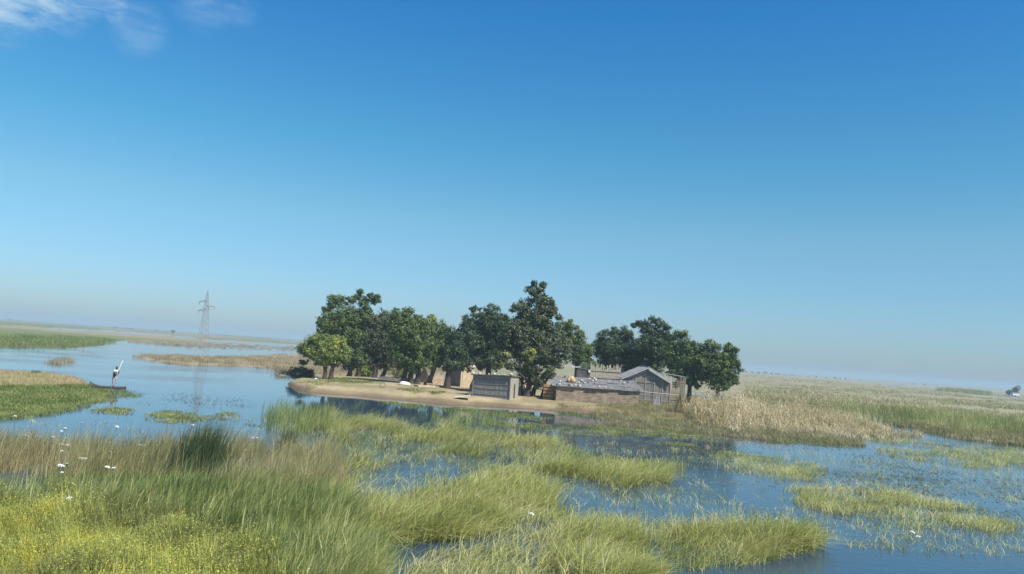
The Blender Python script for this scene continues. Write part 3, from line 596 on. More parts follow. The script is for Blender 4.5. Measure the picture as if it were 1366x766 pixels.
def tree(label, base, lobes, trunks, leafm, tint=.4, Y=None, group='mango trees on the island', name='mango_tree', dens=1.15, leaf=.145, seed=0, z0=None, fork=.45, thick=1.0, part_labels=None):
    rng = np.random.default_rng(seed+300); random.seed(seed+5)
    z = ISL_Z-.08 if z0 is None else z0
    if Y is None: b = P(base[0], base[1], z)
    else: b = onY(base[0], 480, Y); b.z = z
    b.z = max(ground_z(b.x, b.y), 0)-.05 if z0 is None else z0
    root = empty(name, b); tag(root, label, 'tree', group); Yb = b.y
    s = Yb/F; L = []
    for lb in lobes:
        cx, cy, r = lb[:3]; tt = lb[3] if len(lb) > 3 else tint; off = lb[4] if len(lb) > 4 else rng.uniform(-.5, .5)*r*s
        w = onY(cx, cy, Yb+off)-b; L.append((tuple(w), r*s*1.0, tt))
        if r > 13 and len(lb) < 6:      # fill in depth behind
            L.append(((w.x+rng.normal(0, .2)*r*s, w.y+r*s*.75, w.z-r*s*.1), r*s*.85, tt))
    V, Q, B = crown_mesh(rng, L, leaf, dens)
    np_mesh('crown', V, Q, leafm, parent=root, attrs={'bv': ('FLOAT', B.astype(np.float32))})
    cz = sum(l[0][2] for l in L)/len(L); zlow = min(l[0][2]-l[1]*.6 for l in L)
    for k, (tx, ty, wpx, lean) in enumerate(trunks):
        t0 = onY(tx, ty, Yb+.3*k)-b; t0.z = -.15; r0 = wpx*s*.5*thick
        top = Vector((t0.x+lean*s, t0.y+random.uniform(-.2, .2), max(1.2, zlow*1.0+.4)))
        bm = bmesh.new(); mid = t0.lerp(top, .5)+Vector((random.uniform(-.1, .1), 0, 0))
        tube(bm, [t0, t0+Vector((0, 0, .35)), mid, top, top+Vector((lean*s*.3, 0, .5))], [r0*1.45, r0*1.05, r0*.85, r0*.8, r0*.6], 10)
        ll = sorted(L, key=lambda l: (Vector(l[0])-top).length)[:7] if len(trunks) > 1 else L[:9]
        for l in ll:
            c = Vector(l[0]); e = top.lerp(c, .85); m_ = top.lerp(c, .45)+Vector((random.uniform(-.3, .3), random.uniform(-.3, .3), -.15*abs(c.x-top.x)))
            tube(bm, [top-Vector((0, 0, .3)), m_, e], [r0*.5, r0*.3, r0*.1], 6)
            for q in range(3):
                d = Vector(rng.normal(0, 1, 3)).normalized()*l[1]*.8; tube(bm, [e, e+d*.5+Vector((0, 0, .1)), e+d], [r0*.12, r0*.07, .015], 5)
        bm_obj('trunk', bm, BARK, root, smooth=True)
    TREES.append(root); return root

tree('small light green mango tree with a forked trunk at the left tip of the island', (435, 507),
     [(412, 464, 13, .55), (428, 457, 15, .55), (447, 460, 14, .75), (455, 470, 12, .6), (434, 472, 15, .5), (415, 475, 9, .4), (404, 468, 8, .5), (404, 484, 3.5, .3, .3), (460, 478, 8, .5), (446, 482, 9, .4), (424, 481, 7), (432, 484, 7), (434, 466, 17, .5)],
     [(433, 506, 6, -2), (441, 507, 6.5, 3)], L_light, .5, seed=1, leaf=.13)
tree('tall mango tree with an open wispy top behind the small light green one', (470, 503),
     [(446, 402, 10, .3), (437, 412, 8, .3), (458, 401, 9, .4), (440, 430, 16, .45), (462, 422, 16, .5), (480, 425, 14, .45), (455, 448, 18, .4), (478, 450, 17, .4), (432, 447, 11, .3), (468, 470, 14, .3), (486, 408, 7, .3), (500, 400, 7, .25), (496, 393, 5, .25), (478, 396, 5, .25), (480, 389, 3.5, .2), (490, 416, 7, .3), (504, 397, 4, .2), (470, 400, 5), (462, 440, 20, .4), (465, 486, 9, .25), (478, 480, 11, .25), (450, 478, 9, .3), (487, 402, 6, .25)],
     [(466, 503, 7, 2), (477, 503.5, 7.5, 2)], L_mid, .4, seed=2)
tree('grey-green mango tree with two trunks, second big one in the left grove', (506, 505),
     [(498, 432, 13, .4), (512, 425, 12, .5), (520, 440, 15, .4), (500, 450, 16, .35), (486, 465, 12, .3), (505, 470, 15, .3), (522, 468, 13, .3), (528, 425, 9, .4), (494, 480, 7, .2), (516, 481, 7), (505, 455, 20, .3), (500, 487, 8, .2), (518, 487, 7, .2), (488, 480, 9, .25)],
     [(499, 505, 8, 0), (509, 506, 6, 4), (526, 506, 3.5, 6)], L_grey, .4, seed=3)
tree('wide mango tree over the thick dark trunks in the middle of the left grove', (548, 513),
     [(532, 420, 10, .4), (545, 420, 11, .5), (556, 432, 14, .5), (538, 440, 16, .45), (553, 452, 17, .4), (534, 465, 14, .35), (556, 473, 15, .4), (572, 462, 12, .35), (545, 484, 9, .3), (566, 485, 8), (568, 432, 8, .5), (528, 430, 9), (550, 450, 21, .4), (538, 488, 8, .25), (552, 490, 8, .25), (528, 478, 10, .3), (562, 480, 11, .3)],
     [(538, 508, 8, 3), (547, 510, 8, 1), (556, 515, 9, 0)], L_mid, .4, seed=4)
tree('brown-topped mango tree with a leaning trunk at the right of the left grove', (572, 512),
     [(575, 428, 8, .85), (584, 436, 11, .5), (596, 445, 11, .35), (582, 455, 14, .4), (598, 462, 12, .35), (586, 474, 12, .35), (600, 480, 8), (572, 444, 10, .6), (606, 452, 6), (588, 460, 15, .35), (578, 486, 7, .25), (574, 470, 10, .35)],
     [(572, 512, 7, 7)], L_mid, .35, seed=5)
tree('low dark mango tree filling the gap left of the reed shed', (596, 519),
     [(606, 463, 12, .3), (590, 483, 9, .3), (604, 486, 9, .25), (615, 478, 11, .25), (596, 492, 5), (622, 488, 8, .2), (612, 450, 7, .25)],
     [(596, 519, 9, 1)], L_dark, .3, seed=6)
tree('broad very dark mango tree above the reed shed', (650, 515),
     [(625, 432, 13, .25), (640, 420, 12, .3), (655, 416, 11, .35), (650, 438, 17, .25), (628, 455, 17, .2), (650, 462, 19, .2), (668, 430, 14, .3), (620, 474, 13, .15), (640, 483, 12, .15), (662, 480, 14, .2), (614, 445, 8), (668, 450, 15, .25), (632, 412, 5, .3)],
     [(650, 515, 9, 0)], L_dark, .25, Y=101, seed=7)
tree('tallest mango tree, its grey wispy top above all others and low bright yellow-green sprays', (703, 530),
     [(710, 388, 7, .35), (720, 384, 6, .4), (715, 397, 9, .35), (727, 398, 7, .45), (735, 405, 6, .5), (738, 415, 5, .5), (722, 408, 10, .4), (728, 412, 8, .45), (712, 378.5, 3, .3), (724, 380, 3, .3), (700, 408, 9, .35), (688, 412, 7, .3), (705, 425, 16, .35), (722, 422, 14, .45), (690, 440, 17, .3), (715, 447, 19, .4), (735, 440, 13, .45), (745, 460, 13, .4), (726, 468, 17, .35), (700, 468, 18, .3), (679, 460, 15, .3), (674, 474, 8, .62, -2.2), (668, 483, 7, .7, -2.3), (703, 472, 5, .85, -3.0), (709, 470, 5, .92, -3.1), (706, 478, 4, .8, -3.1), (712, 455, 20, .35), (684, 488, 9, .4, -2), (712, 492, 14, .35), (738, 482, 13, .35), (730, 497, 10, .3), (712, 507, 9, .3), (750, 474, 8, .35), (722, 512, 6, .3), (697, 500, 8, .25), (746, 423, 3, .4)],
     [(702, 530, 9, 3), (710, 530, 7, 6), (722, 531, 3, 4), (697, 529, 3.5, -2)], L_grey, .35, seed=8)
tree('green mango tree behind the tallest one, on its right', (765, 512),
     [(752, 438, 11, .55), (762, 434, 9, .6), (768, 450, 12, .5), (775, 465, 12, .45), (784, 462, 7, .45), (765, 475, 13, .4), (780, 480, 10, .35), (757, 455, 12, .5), (786, 473, 5)],
     [(768, 512, 7, 0)], L_mid, .45, Y=104, seed=9)
tree('rounded dark mango tree directly left of the tall blue-green one, behind the reed fence', (820, 512),
     [(806, 450, 9, .35), (818, 445, 9, .45), (832, 444, 9, .4), (838, 450, 9, .4), (812, 462, 13, .25), (830, 463, 15, .35), (800, 470, 9, .15), (806, 480, 8, .15), (822, 480, 13, .3), (840, 478, 13, .35), (797, 460, 6), (835, 492, 10, .3), (822, 468, 19, .3), (848, 468, 10, .3), (812, 488, 9, .25), (848, 488, 9, .3)],
     [(822, 514, 8, 0)], L_dark, .35, Y=108, seed=10)
tree('tall blue-green mango tree behind the gabled hut', (872, 516),
     [(852, 432, 5, .2), (862, 433, 8, .2), (873, 429, 7, .2), (884, 433, 7, .2), (890, 437, 5, .2), (868, 445, 12, .2), (882, 448, 12, .2), (860, 458, 12, .2), (875, 465, 16, .25), (890, 462, 10, .2), (858, 478, 13, .35), (876, 486, 13, .5), (845, 434, 2.5), (872, 462, 19, .22), (852, 462, 12, .25), (890, 476, 12, .25), (862, 492, 11, .3), (895, 448, 8, .25)],
     [(873, 516, 8, 0)], L_dark, .22, Y=106, seed=11)
tree('dark mango tree with a low thick trunk just right of the gabled hut', (917, 519),
     [(905, 447, 7, .6), (912, 445, 6, .6), (900, 462, 10, .35), (915, 462, 12, .3), (928, 466, 11, .3), (905, 480, 14, .25), (922, 485, 14, .25), (936, 482, 11, .25), (898, 495, 10, .25), (914, 503, 9, .2), (932, 500, 9, .2), (892, 472, 9), (915, 478, 20, .35), (938, 470, 10, .35), (940, 500, 10, .3), (925, 508, 8, .25), (906, 512, 7, .2), (930, 512, 7, .25)],
     [(918, 521, 7, 2)], L_mid, .28, Y=99, seed=12)
tree('rightmost mango tree with two knobbly tops beside the maize', (957, 520),
     [(947, 460, 7, .45), (955, 462, 7, .45), (972, 463, 7, .35), (980, 468, 6, .35), (948, 478, 12, .5), (965, 482, 12, .4), (980, 484, 8, .35), (985, 492, 7, .35), (958, 496, 12, .4), (975, 500, 10, .35), (942, 492, 11, .35), (950, 508, 8, .3), (968, 509, 7, .35), (940, 470, 7), (962, 488, 18, .4), (952, 514, 7, .3), (964, 514, 8, .35), (978, 509, 6, .3), (938, 482, 12, .4), (973, 473, 9, .35)],
     [(957, 522, 7, 0)], L_mid, .4, Y=98, seed=13)

# bushes
def bush(label, c, r, leafm, Y=None, name='bush', tint=.5, lobes=5, seed=0, leaf=.1, zc=.5):
    rng = np.random.default_rng(seed+900)
    b = P(c[0], c[1], .25); b.z = max(ground_z(b.x, b.y), 0)
    L = [((rng.normal(0, r[0]*.5), rng.normal(0, r[0]*.4), r[1]*zc*rng.uniform(.7, 1.3)), r[1]*.5, tint) for _ in range(lobes)]
    V, Q, B = crown_mesh(rng, L, leaf, 2.0)
    root = empty(name, b); tag(root, label, 'bush')
    np_mesh('foliage', V, Q, leafm, root, attrs={'bv': ('FLOAT', B.astype(np.float32))})
    bm = bmesh.new()
    for l in L: tube(bm, [(l[0][0]*.2, l[0][1]*.2, -.05), Vector(l[0])*.6, l[0]], [.04, .025, .01], 5)
    bm_obj('stem', bm, BARK, root, smooth=True)
    return root
bush('dark scrubby bush at the waterline left of the small light green tree', (401, 507), (1.3, 1.2), L_grey, tint=.2, seed=1, lobes=7)
bush('round yellow-green bush seen between trunks behind the tall wispy-topped tree', (489, 500), (.6, 2.0), L_light, tint=.85, seed=2)
bush('yellow-green bush in the gap left of the thick dark trunks', (532, 503), (.9, 2.0), L_light, tint=.85, seed=3)
bush('pale green bush behind the long brick hut between the two groves', (790, 503), (1.2, 4.2), L_light, tint=.6, seed=4, leaf=.13)

# two tall dark reed clumps of the foreground
def reed_clump(label, px, py, h, rad, n, seed):
    rng = np.random.default_rng(seed); V, Q, B = merge([blades(rng, n//2, h, rad*.6, .2, .024, 4, jit=.4, hmin=.6), blades(rng, n//3, h*.85, rad, .3, .024, 4, jit=.5, hmin=.35), blades(rng, n//6, h*.7, rad*1.5, .35, .024, 4, jit=.5, hmin=.3)])
    b = P(px, py); b.z = -.02
    o = np_mesh('reed_clump', V, Q, M_dark, loc=b, attrs={'bv': ('FLOAT', B.astype(np.float32))}); tag(o, label, 'reeds', 'dark reed clumps in the foreground')
reed_clump('large dark green reed clump rising above the dry grass at left', 264, 640, 2.3, 1.15, 1100, 1)
reed_clump('smaller dark reed clump at the water edge right of the large one', 381, 612, 1.5, .45, 600, 2)
reed_clump('low dark tuft of reeds on the brown crest of the left bank', 47, 503, .75, .6, 420, 3)

# ------------------------------------------------------------------ huts
REED = mat('grey_reed', (.27, .25, .23), rough=.9, var=.35, scale=5, stretch=(6, 6, .4), bump=.4)
REED2 = mat('pale_reed', (.36, .32, .25), rough=.9, var=.3, scale=5, stretch=(6, 6, .4))
POLE = mat('weathered_pole', (.22, .19, .16), rough=.9, var=.3, scale=8)
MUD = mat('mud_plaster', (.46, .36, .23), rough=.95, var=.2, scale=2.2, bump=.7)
IRON = mat('weathered_iron_sheet', (.24, .235, .23), rough=.85, var=.3, scale=1.8, bump=.2, spec=.25)
RUST = mat('old_iron_sheet', (.235, .22, .205), rough=.85, var=.35, scale=1.5, bump=.3)
STONE = mat('pale_stone', (.46, .42, .36), rough=.95, var=.3)
DSTONE = mat('dark_stone', (.13, .12, .11), rough=.9, var=.3)
BLACK = mat('dark_inside', (.03, .028, .025), rough=1, var=.2)
WHITE = mat('white_sheet', (.75, .75, .73), rough=.7, var=.08)
ORANGE = mat('orange_board', (.33, .18, .10), rough=.85, var=.35, scale=6)
def brick_mat():
    m = bpy.data.materials.new('mud_brick'); m.use_nodes = True; t = m.node_tree; b = t.nodes['Principled BSDF']; b.inputs['Roughness'].default_value = .95
    tcn = nd(t, 'ShaderNodeTexCoord'); mp = nd(t, 'ShaderNodeMapping'); mp.inputs['Rotation'].default_value = (math.pi/2, 0, 0); lk(t, tcn.outputs['Object'], mp.inputs[0])
    br = nd(t, 'ShaderNodeTexBrick'); lk(t, mp.outputs[0], br.inputs['Vector']); br.inputs['Scale'].default_value = 1; br.inputs['Brick Width'].default_value = .34; br.inputs['Row Height'].default_value = .15
    br.inputs['Mortar Size'].default_value = .018; br.inputs['Color1'].default_value = (.33, .24, .16, 1); br.inputs['Color2'].default_value = (.21, .155, .11, 1); br.inputs['Mortar'].default_value = (.14, .105, .075, 1)
    n = nd(t, 'ShaderNodeTexNoise'); n.inputs['Scale'].default_value = 1.7; n.inputs['Detail'].default_value = 6; lk(t, tcn.outputs['Object'], n.inputs['Vector'])
    mx = nd(t, 'ShaderNodeMix', data_type='RGBA'); mr = nd(t, 'ShaderNodeMapRange'); mr.inputs[1].default_value = .42; mr.inputs[2].default_value = .7; lk(t, n.outputs[0], mr.inputs[0]); lk(t, mr.outputs[0], mx.inputs[0])
    lk(t, br.outputs[0], mx.inputs[6]); mx.inputs[7].default_value = (.38, .30, .21, 1); lk(t, mx.outputs[2], b.inputs['Base Color'])
    bp = nd(t, 'ShaderNodeBump'); bp.inputs['Distance'].default_value = .03; lk(t, br.outputs['Fac'], bp.inputs['Height']); bp.invert = True; lk(t, bp.outputs[0], b.inputs['Normal'])
    return m
BRICK = brick_mat()
def frame2(a, b):
    """empty at front-left ground corner a, local x towards b"""
    d = b-a; return math.atan2(d.y, d.x), Vector((d.x, d.y, 0)).length
def reed_wall(bm, p0, p1, z0, top0, top1, w=.05, jag=.04, r=.02):
    """wall of upright reeds from p0 to p1 (2D local), ragged top"""
    p0 = Vector((*p0, 0)); p1 = Vector((*p1, 0)); L = (p1-p0).length; n = max(2, int(L/w)); t = (p1-p0).normalized(); nrm = Vector((-t.y, t.x, 0))
    for i in range(n):
        k = (i+.5)/n; c = p0.lerp(p1, k); h = top0*(1-k)+top1*k+random.uniform(-jag, jag); o = nrm*random.uniform(-.012, .012)
        tl = t*random.uniform(-.015, .015)
        prism(bm, [c+o-t*w*.46-nrm*r+Vector((0, 0, z0)), c+o+t*w*.46-nrm*r+Vector((0, 0, z0)), c+o+t*w*.46+nrm*r+Vector((0, 0, z0)), c+o-t*w*.46+nrm*r+Vector((0, 0, z0)),
                   c+o+tl-t*w*.44-nrm*r+Vector((0, 0, h)), c+o+tl+t*w*.44-nrm*r+Vector((0, 0, h)), c+o+tl+t*w*.44+nrm*r+Vector((0, 0, h)), c+o+tl-t*w*.44+nrm*r+Vector((0, 0, h))])
def sheet(bm, c00, c10, c11, c01, th=.02, wave=.18, amp=.025, nx=None):
    """corrugated sheet: corrugations run from edge c00-c10 to c01-c11"""
    c00, c10, c11, c01 = map(Vector, (c00, c10, c11, c01)); n = nx or max(8, int((c10-c00).length/wave*4)); up = (c10-c00).cross(c01-c00).normalized()
    m = 6; g = []
    for j in range(m+1):
        row = []
        for i in range(n+1):
            u = i/n; v = j/m; p = (c00.lerp(c10, u)).lerp(c01.lerp(c11, u), v)+up*amp*math.sin(i*math.pi/2)
            row.append((bm.verts.new(p), bm.verts.new(p-up*th)))
        g.append(row)
    for j in range(m):
        for i in range(n):
            bm.faces.new((g[j][i][0], g[j][i+1][0], g[j+1][i+1][0], g[j+1][i][0])); bm.faces.new((g[j][i][1], g[j+1][i][1], g[j+1][i+1][1], g[j][i+1][1]))
    for i in range(n):
        bm.faces.new((g[0][i][0], g[0][i][1], g[0][i+1][1], g[0][i+1][0])); bm.faces.new((g[m][i][0], g[m][i+1][0], g[m][i+1][1], g[m][i][1]))
    for j in range(m):
        bm.faces.new((g[j][0][0], g[j+1][0][0], g[j+1][0][1], g[j][0][1])); bm.faces.new((g[j][n][0], g[j][n][1], g[j+1][n][1], g[j+1][n][0]))
IZ = .5
# --- reed shed
random.seed(21)
a = P(630, 529, IZ); b = P(679.5, 533.5, IZ); rz, w = frame2(a, b); a.z = IZ-.1
shed = empty('reed_shed', a, rz); tag(shed, 'grey reed-walled shed with pale stones along its flat roof edge, under the biggest trees', 'shed')
hL = onY(630, 500.5, P(630, 529, IZ).y).z-a.z; hR = onY(679.5, 502, b.y).z-a.z; Dp = 2.3
bm = bmesh.new(); reed_wall(bm, (0, 0), (w, 0), 0, hL, hR); bm_obj('front_wall', bm, REED, shed)
bm = bmesh.new(); reed_wall(bm, (w, .05), (w, 1.0), 0, hR-.05, hR-.1); reed_wall(bm, (w, 1.4), (w, Dp), 0, hR-.12, hR-.15); reed_wall(bm, (w, 1.0), (w, 1.4), 1.6, hR-.1, hR-.12); bm_obj('side_wall', bm, REED2, shed)
bm = bmesh.new(); reed_wall(bm, (0, .05), (0, Dp), 0, hL-.05, hL-.2); bm_obj('side_wall', bm, REED, shed)
bm = bmesh.new(); reed_wall(bm, (0, Dp), (w, Dp), 0, hL-.2, hR-.2); bm_obj('back_wall', bm, REED, shed)
for zz in (.45, 1.0, 1.45, 1.85):
    bm = bmesh.new(); t_ = zz/hL
    bar(bm, (-.05, -.05, zz), (w*.5, -.05, zz+random.uniform(-.03, .03)), .022); bar(bm, (w*.5, -.05, zz), (w+.03, -.05, zz*hR/hL*.97), .022); bm_obj('binding_rail', bm, POLE, shed)
for x_ in (0, w): 
    bm = bmesh.new(); bar(bm, (x_, -.07, -.2), (x_, -.07, (hL if x_ == 0 else hR)+.08), .045); bm_obj('post', bm, POLE, shed)
bm = bmesh.new(); prism(bm, [(-.2, -.25, hL+.02), (w+.15, -.25, hR+.0), (w+.15, Dp+.2, hR-.1), (-.2, Dp+.2, hL-.12), (-.2, -.25, hL+.1), (w+.15, -.25, hR+.08), (w+.15, Dp+.2, hR-.02), (-.2, Dp+.2, hL-.04)]); bm_obj('roof', bm, mat('dark_thatch', (.12, .1, .08), rough=1, var=.4, scale=6), shed)
def on(root, x, y, z): return root.matrix_world @ Vector((x, y, z))
bpy.context.view_layer.update()
for i, (f, sz) in enumerate([(-.02, .15), (.16, .13), (.42, .09), (.57, .13), (.68, .08), (.76, .1), (.84, .08), (1.0, .16)]):
    bm = bmesh.new(); rock(bm, (0, 0, 0), (sz*1.2, sz, sz*.8)); zt = (hL*(1-f)+hR*f)+.09+sz*.62
    o = bm_obj('roof_stone', bm, STONE, loc=on(shed, f*w, -.1, zt), smooth=True); tag(o, 'pale stone weighing down the roof edge of the grey reed shed', 'stone', 'stones along the reed shed roof')

# --- mud hut left of the shed
a = P(600, 514, IZ); c = P(613.5, 517, IZ); b = P(633, 516, IZ)
hut = empty('mud_hut', (c.x, c.y, IZ-.1)); tag(hut, 'roofless mud hut corner, left side shaded dark and right side cream, left of the reed shed', 'hut')
hz = onY(613, 490, c.y).z-(IZ-.1)
def jag_wall(bm, p, q, th, hs, seed=0):
    """solid wall from p to q with top heights list hs"""
    p = Vector(p); q = Vector(q); t = (q-p).normalized(); nrm = Vector((-t.y, t.x, 0))*th; n = len(hs)-1
    top = [[], []]; bot = [[], []]
    for i in range(n+1):
        c_ = p.lerp(q, i/n)
        for s_ in (0, 1):
            top[s_].append(bm.verts.new(c_+nrm*s_+Vector((0, 0, hs[i])))); bot[s_].append(bm.verts.new(c_+nrm*s_))
    for i in range(n):
        bm.faces.new((bot[0][i], bot[0][i+1], top[0][i+1], top[0][i])); bm.faces.new((bot[1][i+1], bot[1][i], top[1][i], top[1][i+1])); bm.faces.new((top[0][i], top[0][i+1], top[1][i+1], top[1][i]))
        bm.faces.new((bot[0][i+1], bot[0][i], bot[1][i], bot[1][i+1]))
    bm.faces.new((bot[0][0], top[0][0], top[1][0], bot[1][0])); bm.faces.new((bot[0][n], bot[1][n], top[1][n], top[0][n]))
la = Vector((a.x-c.x-.4, 3.0, 0)); rb = Vector((b.x-c.x, 1.1, 0))
bm = bmesh.new(); jag_wall(bm, la, (0, 0, 0), .3, [hz*.97, hz*1.0, hz*.98, hz*1.02, hz]); bm_obj('wall', bm, mat('shaded_mud', (.20, .17, .15), rough=.95, var=.2, bump=.5), hut)  # shade of the side away from the sun put into a darker mud colour
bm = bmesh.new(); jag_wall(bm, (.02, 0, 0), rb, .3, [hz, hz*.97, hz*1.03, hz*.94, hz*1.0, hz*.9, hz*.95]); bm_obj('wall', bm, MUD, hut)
bm = bmesh.new(); jag_wall(bm, la+Vector((.2, .3, 0)), la+rb+Vector((0, .3, 0)), .3, [hz*.95]*4); bm_obj('wall', bm, MUD, hut)
bm = bmesh.new(); prism(bm, [la+Vector((-.2, .2, hz+.02)), Vector((-.1, .05, hz+.05)), rb*.9+Vector((0, .4, hz*.93)), la+rb+Vector((0, .6, hz)), la+Vector((-.2, .2, hz+.1)), Vector((-.1, .05, hz+.13)), rb*.9+Vector((0, .4, hz*1.02)), la+rb+Vector((0, .6, hz+.1))]); bm_obj('roof', bm, MATS['dark_thatch'], hut)
bpy.context.view_layer.update()
for f, sz in ((.55, .1), (.75, .17), (.92, .2)):
    bm = bmesh.new(); rock(bm, (0, 0, 0), (sz*1.2, sz, sz)); p_ = rb*f; o = bm_obj('roof_stone', bm, STONE, loc=(c.x+p_.x, c.y+p_.y+.1, IZ-.1+hz*(1.0 if f > .7 else 1.02)+sz*.75), smooth=True); tag(o, 'white stone on top of the mud hut corner', 'stone', 'stones on the mud hut')

# --- ruined walls between trunks
def ruin(label, pts, hs, m, Yoff=0, th=.35, name='ruined_wall', z=IZ-.1):
    a_ = P(*pts[0], IZ); b_ = P(*pts[1], IZ); bm = bmesh.new(); jag_wall(bm, (0, 0, 0), (b_.x-a_.x, b_.y-a_.y, 0), th, [h+.1 for h in hs])
    o = bm_obj(name, bm, m, loc=(a_.x, a_.y, z)); tag(o, label, 'wall'); return o
ruin('pale yellow broken mud wall with a peaked top between two trunks', [(577, 515), (592, 516)], [1.0, 1.25, 1.5, 1.75, 1.2, 1.1, 1.05], MUD)
ruin('long low cream mud step at the foot of the broken yellow wall', [(558, 517.5), (591, 518.5)], [.28, .3, .27, .3, .35, .34], MUD, th=.9)
ruin('reddish mud wall sloping down behind the thick dark trunks', [(559, 511), (569, 512)], [1.1, 1.5, 1.9, 1.3, 1.0], mat('red_mud', (.36, .24, .17), rough=.95, var=.3, bump=.6))
ruin('crumbling tan mud wall on the right of the reed shed', [(690, 527), (702, 528)], [1.9, 1.7, 1.5, 1.6, .9, .7], MUD)
ruin('low dark mud wall in the shade behind the left grove', [(505, 507), (560, 511)], [.4, .55, .35, .5, .4, .6], MATS['shaded_mud'])
ruin('dark reddish stub of wall leaning on the left of the reed shed', [(626, 520), (633, 521)], [.5, 1.0, 1.5, 1.7], MATS['red_mud'])

# --- long brick hut
random.seed(33)
a = P(741, 536, IZ); b = P(852, 543.5, IZ); rz, w = frame2(a, b); Y_a = a.y; base = a.copy(); base.z = IZ-.1
bh = empty('brick_hut', base, rz); tag(bh, 'long low mud-brick hut with a stone-strewn flat iron roof', 'hut')
h0 = onY(741, 515, Y_a).z-base.z; D2 = 6.2; h1 = h0+.75
bm = bmesh.new(); prism(bm, [(0, 0, 0), (w, 0, 0), (w, .3, 0), (0, .3, 0), (0, 0, h0), (w, 0, h0), (w, .3, h0), (0, .3, h0)]); bm_obj('front_wall', bm, BRICK, bh)
for x_ in (0, w-.3):
    bm = bmesh.new(); prism(bm, [(x_, .3, 0), (x_+.3, .3, 0), (x_+.3, D2, 0), (x_, D2, 0), (x_, .3, h0), (x_+.3, .3, h0), (x_+.3, D2, h1), (x_, D2, h1)]); bm_obj('side_wall', bm, mat('side_mud_brick', (.24, .18, .13), rough=.95, var=.3, scale=4, bump=.6), bh)
bm = bmesh.new(); box(bm, .3, w-.3, D2-.3, D2, 0, h1); bm_obj('back_wall', bm, BRICK, bh)
nsh = 8
for i in range(nsh):
    x0 = -.45+(w+.9)*i/nsh; x1 = -.45+(w+.9)*(i+1)/nsh+.12; dz = .012*(i % 2)+random.uniform(0, .02); y0 = -.25+random.uniform(-.1, .08)
    bm = bmesh.new(); sl_ = (h1-h0)/D2; sheet(bm, (x0, y0, h0+.05+sl_*y0+dz), (x1, y0, h0+.05+sl_*y0+dz), (x1, D2+.3, h1+.08+dz), (x0, D2+.3, h1+.08+dz)); bm_obj('roof_sheet', bm, RUST if i % 3 else IRON, bh)
bpy.context.view_layer.update()
sl_ = (h1-h0)/D2
for i in range(64):
    u = random.uniform(.0, 1)*w; v = random.choice([random.uniform(-.2, .3), random.uniform(.3, D2), random.uniform(2, D2)]); sz = random.uniform(.05, .14); dk = random.random() < .42
    bm = bmesh.new(); rock(bm, (0, 0, 0), (sz*1.3, sz, sz*.8), 1)
    o = bm_obj('roof_stone', bm, DSTONE if dk else STONE, loc=on(bh, u, v, h0+.11+sl_*v+sz*.62), smooth=True)
    tag(o, ('dark' if dk else 'pale')+' stone lying on the iron roof of the long brick hut', 'stone', ('dark' if dk else 'pale')+' stones on the brick hut roof')
# broken planks on roof
for (u, v, L_, r_) in [(4.8, 2.5, 1.4, .3), (6.2, 3.4, 1.1, -.4), (3.4, 4.2, 1.5, .1), (7.2, 1.8, 1.3, .2)]:
    bm = bmesh.new(); box(bm, -L_/2, L_/2, -.1, .1, 0, .06); o = bm_obj('plank', bm, POLE, loc=on(bh, u, v, h0+.13+sl_*v), bevel=.01); o.rotation_euler = (math.atan(sl_), 0, r_); tag(o, 'grey plank weighing down the brick hut roof', 'plank', 'planks on the brick hut roof')
# orange bundle on roof
bm = bmesh.new(); rock(bm, (0, 0, .36), (.42, .4, .4), 2); rock(bm, (.3, .1, .24), (.3, .3, .26), 2); rock(bm, (-.25, .05, .3), (.25, .3, .3), 2)
o = bm_obj('bundle', bm, mat('ochre_cloth', (.50, .34, .17), rough=.95, var=.4, scale=5, bump=.8), loc=on(bh, 1.75, 2.6, h0+.06+sl_*2.6), smooth=True); o.scale = (.85, .85, .8); tag(o, 'ochre yellow bundle sitting on the left end of the brick hut roof', 'bundle')
# orange board rack left of brick hut
p = P(724, 534.5, IZ)
rk = empty('board_rack', (p.x, p.y+.3, IZ-.1)); tag(rk, 'upright rack of orange boards leaning beside the left end of the brick hut', 'rack')
for i in range(5):
    bm = bmesh.new(); box(bm, 0, 1.0, 0, .08, .15+i*.33, .36+i*.33); bm_obj('board', bm, ORANGE, rk, bevel=.01)
for x_ in (.0, .92):
    bm = bmesh.new(); box(bm, x_, x_+.1, .085, .17, 0, 1.85); bm_obj('upright', bm, mat('dark_orange_wood', (.22, .1, .05), rough=.9, var=.3), rk)
bm = bmesh.new(); box(bm, 0, 1.0, .175, .22, .1, 1.7); bm_obj('back_panel', bm, ORANGE, rk)

# --- little dark shed and reed fence behind the brick hut
Yd = 100.
a = onY(769, 500, Yd); b = onY(788, 500, Yd); zt = onY(778, 492, Yd).z
sd = empty('dark_shed', (a.x, Yd, IZ-.1)); tag(sd, 'small dark board shed with a white sheet on its roof, behind the brick hut', 'shed'); w = b.x-a.x; hh = zt-(IZ-.1)
DB = mat('dark_board', (.09, .085, .085), rough=.9, var=.3, scale=5, stretch=(5, 5, .5))
bm = bmesh.new(); reed_wall(bm, (0, 0), (w, 0), 0, hh, hh-.15, w=.14, jag=.01); bm_obj('front_wall', bm, DB, sd)
bm = bmesh.new(); reed_wall(bm, (0, .1), (0, 2), 0, hh, hh, w=.14, jag=.01); bm_obj('side_wall', bm, DB, sd)
bm = bmesh.new(); reed_wall(bm, (w, .1), (w, 2), 0, hh-.15, hh-.15, w=.14, jag=.01); bm_obj('side_wall', bm, DB, sd)
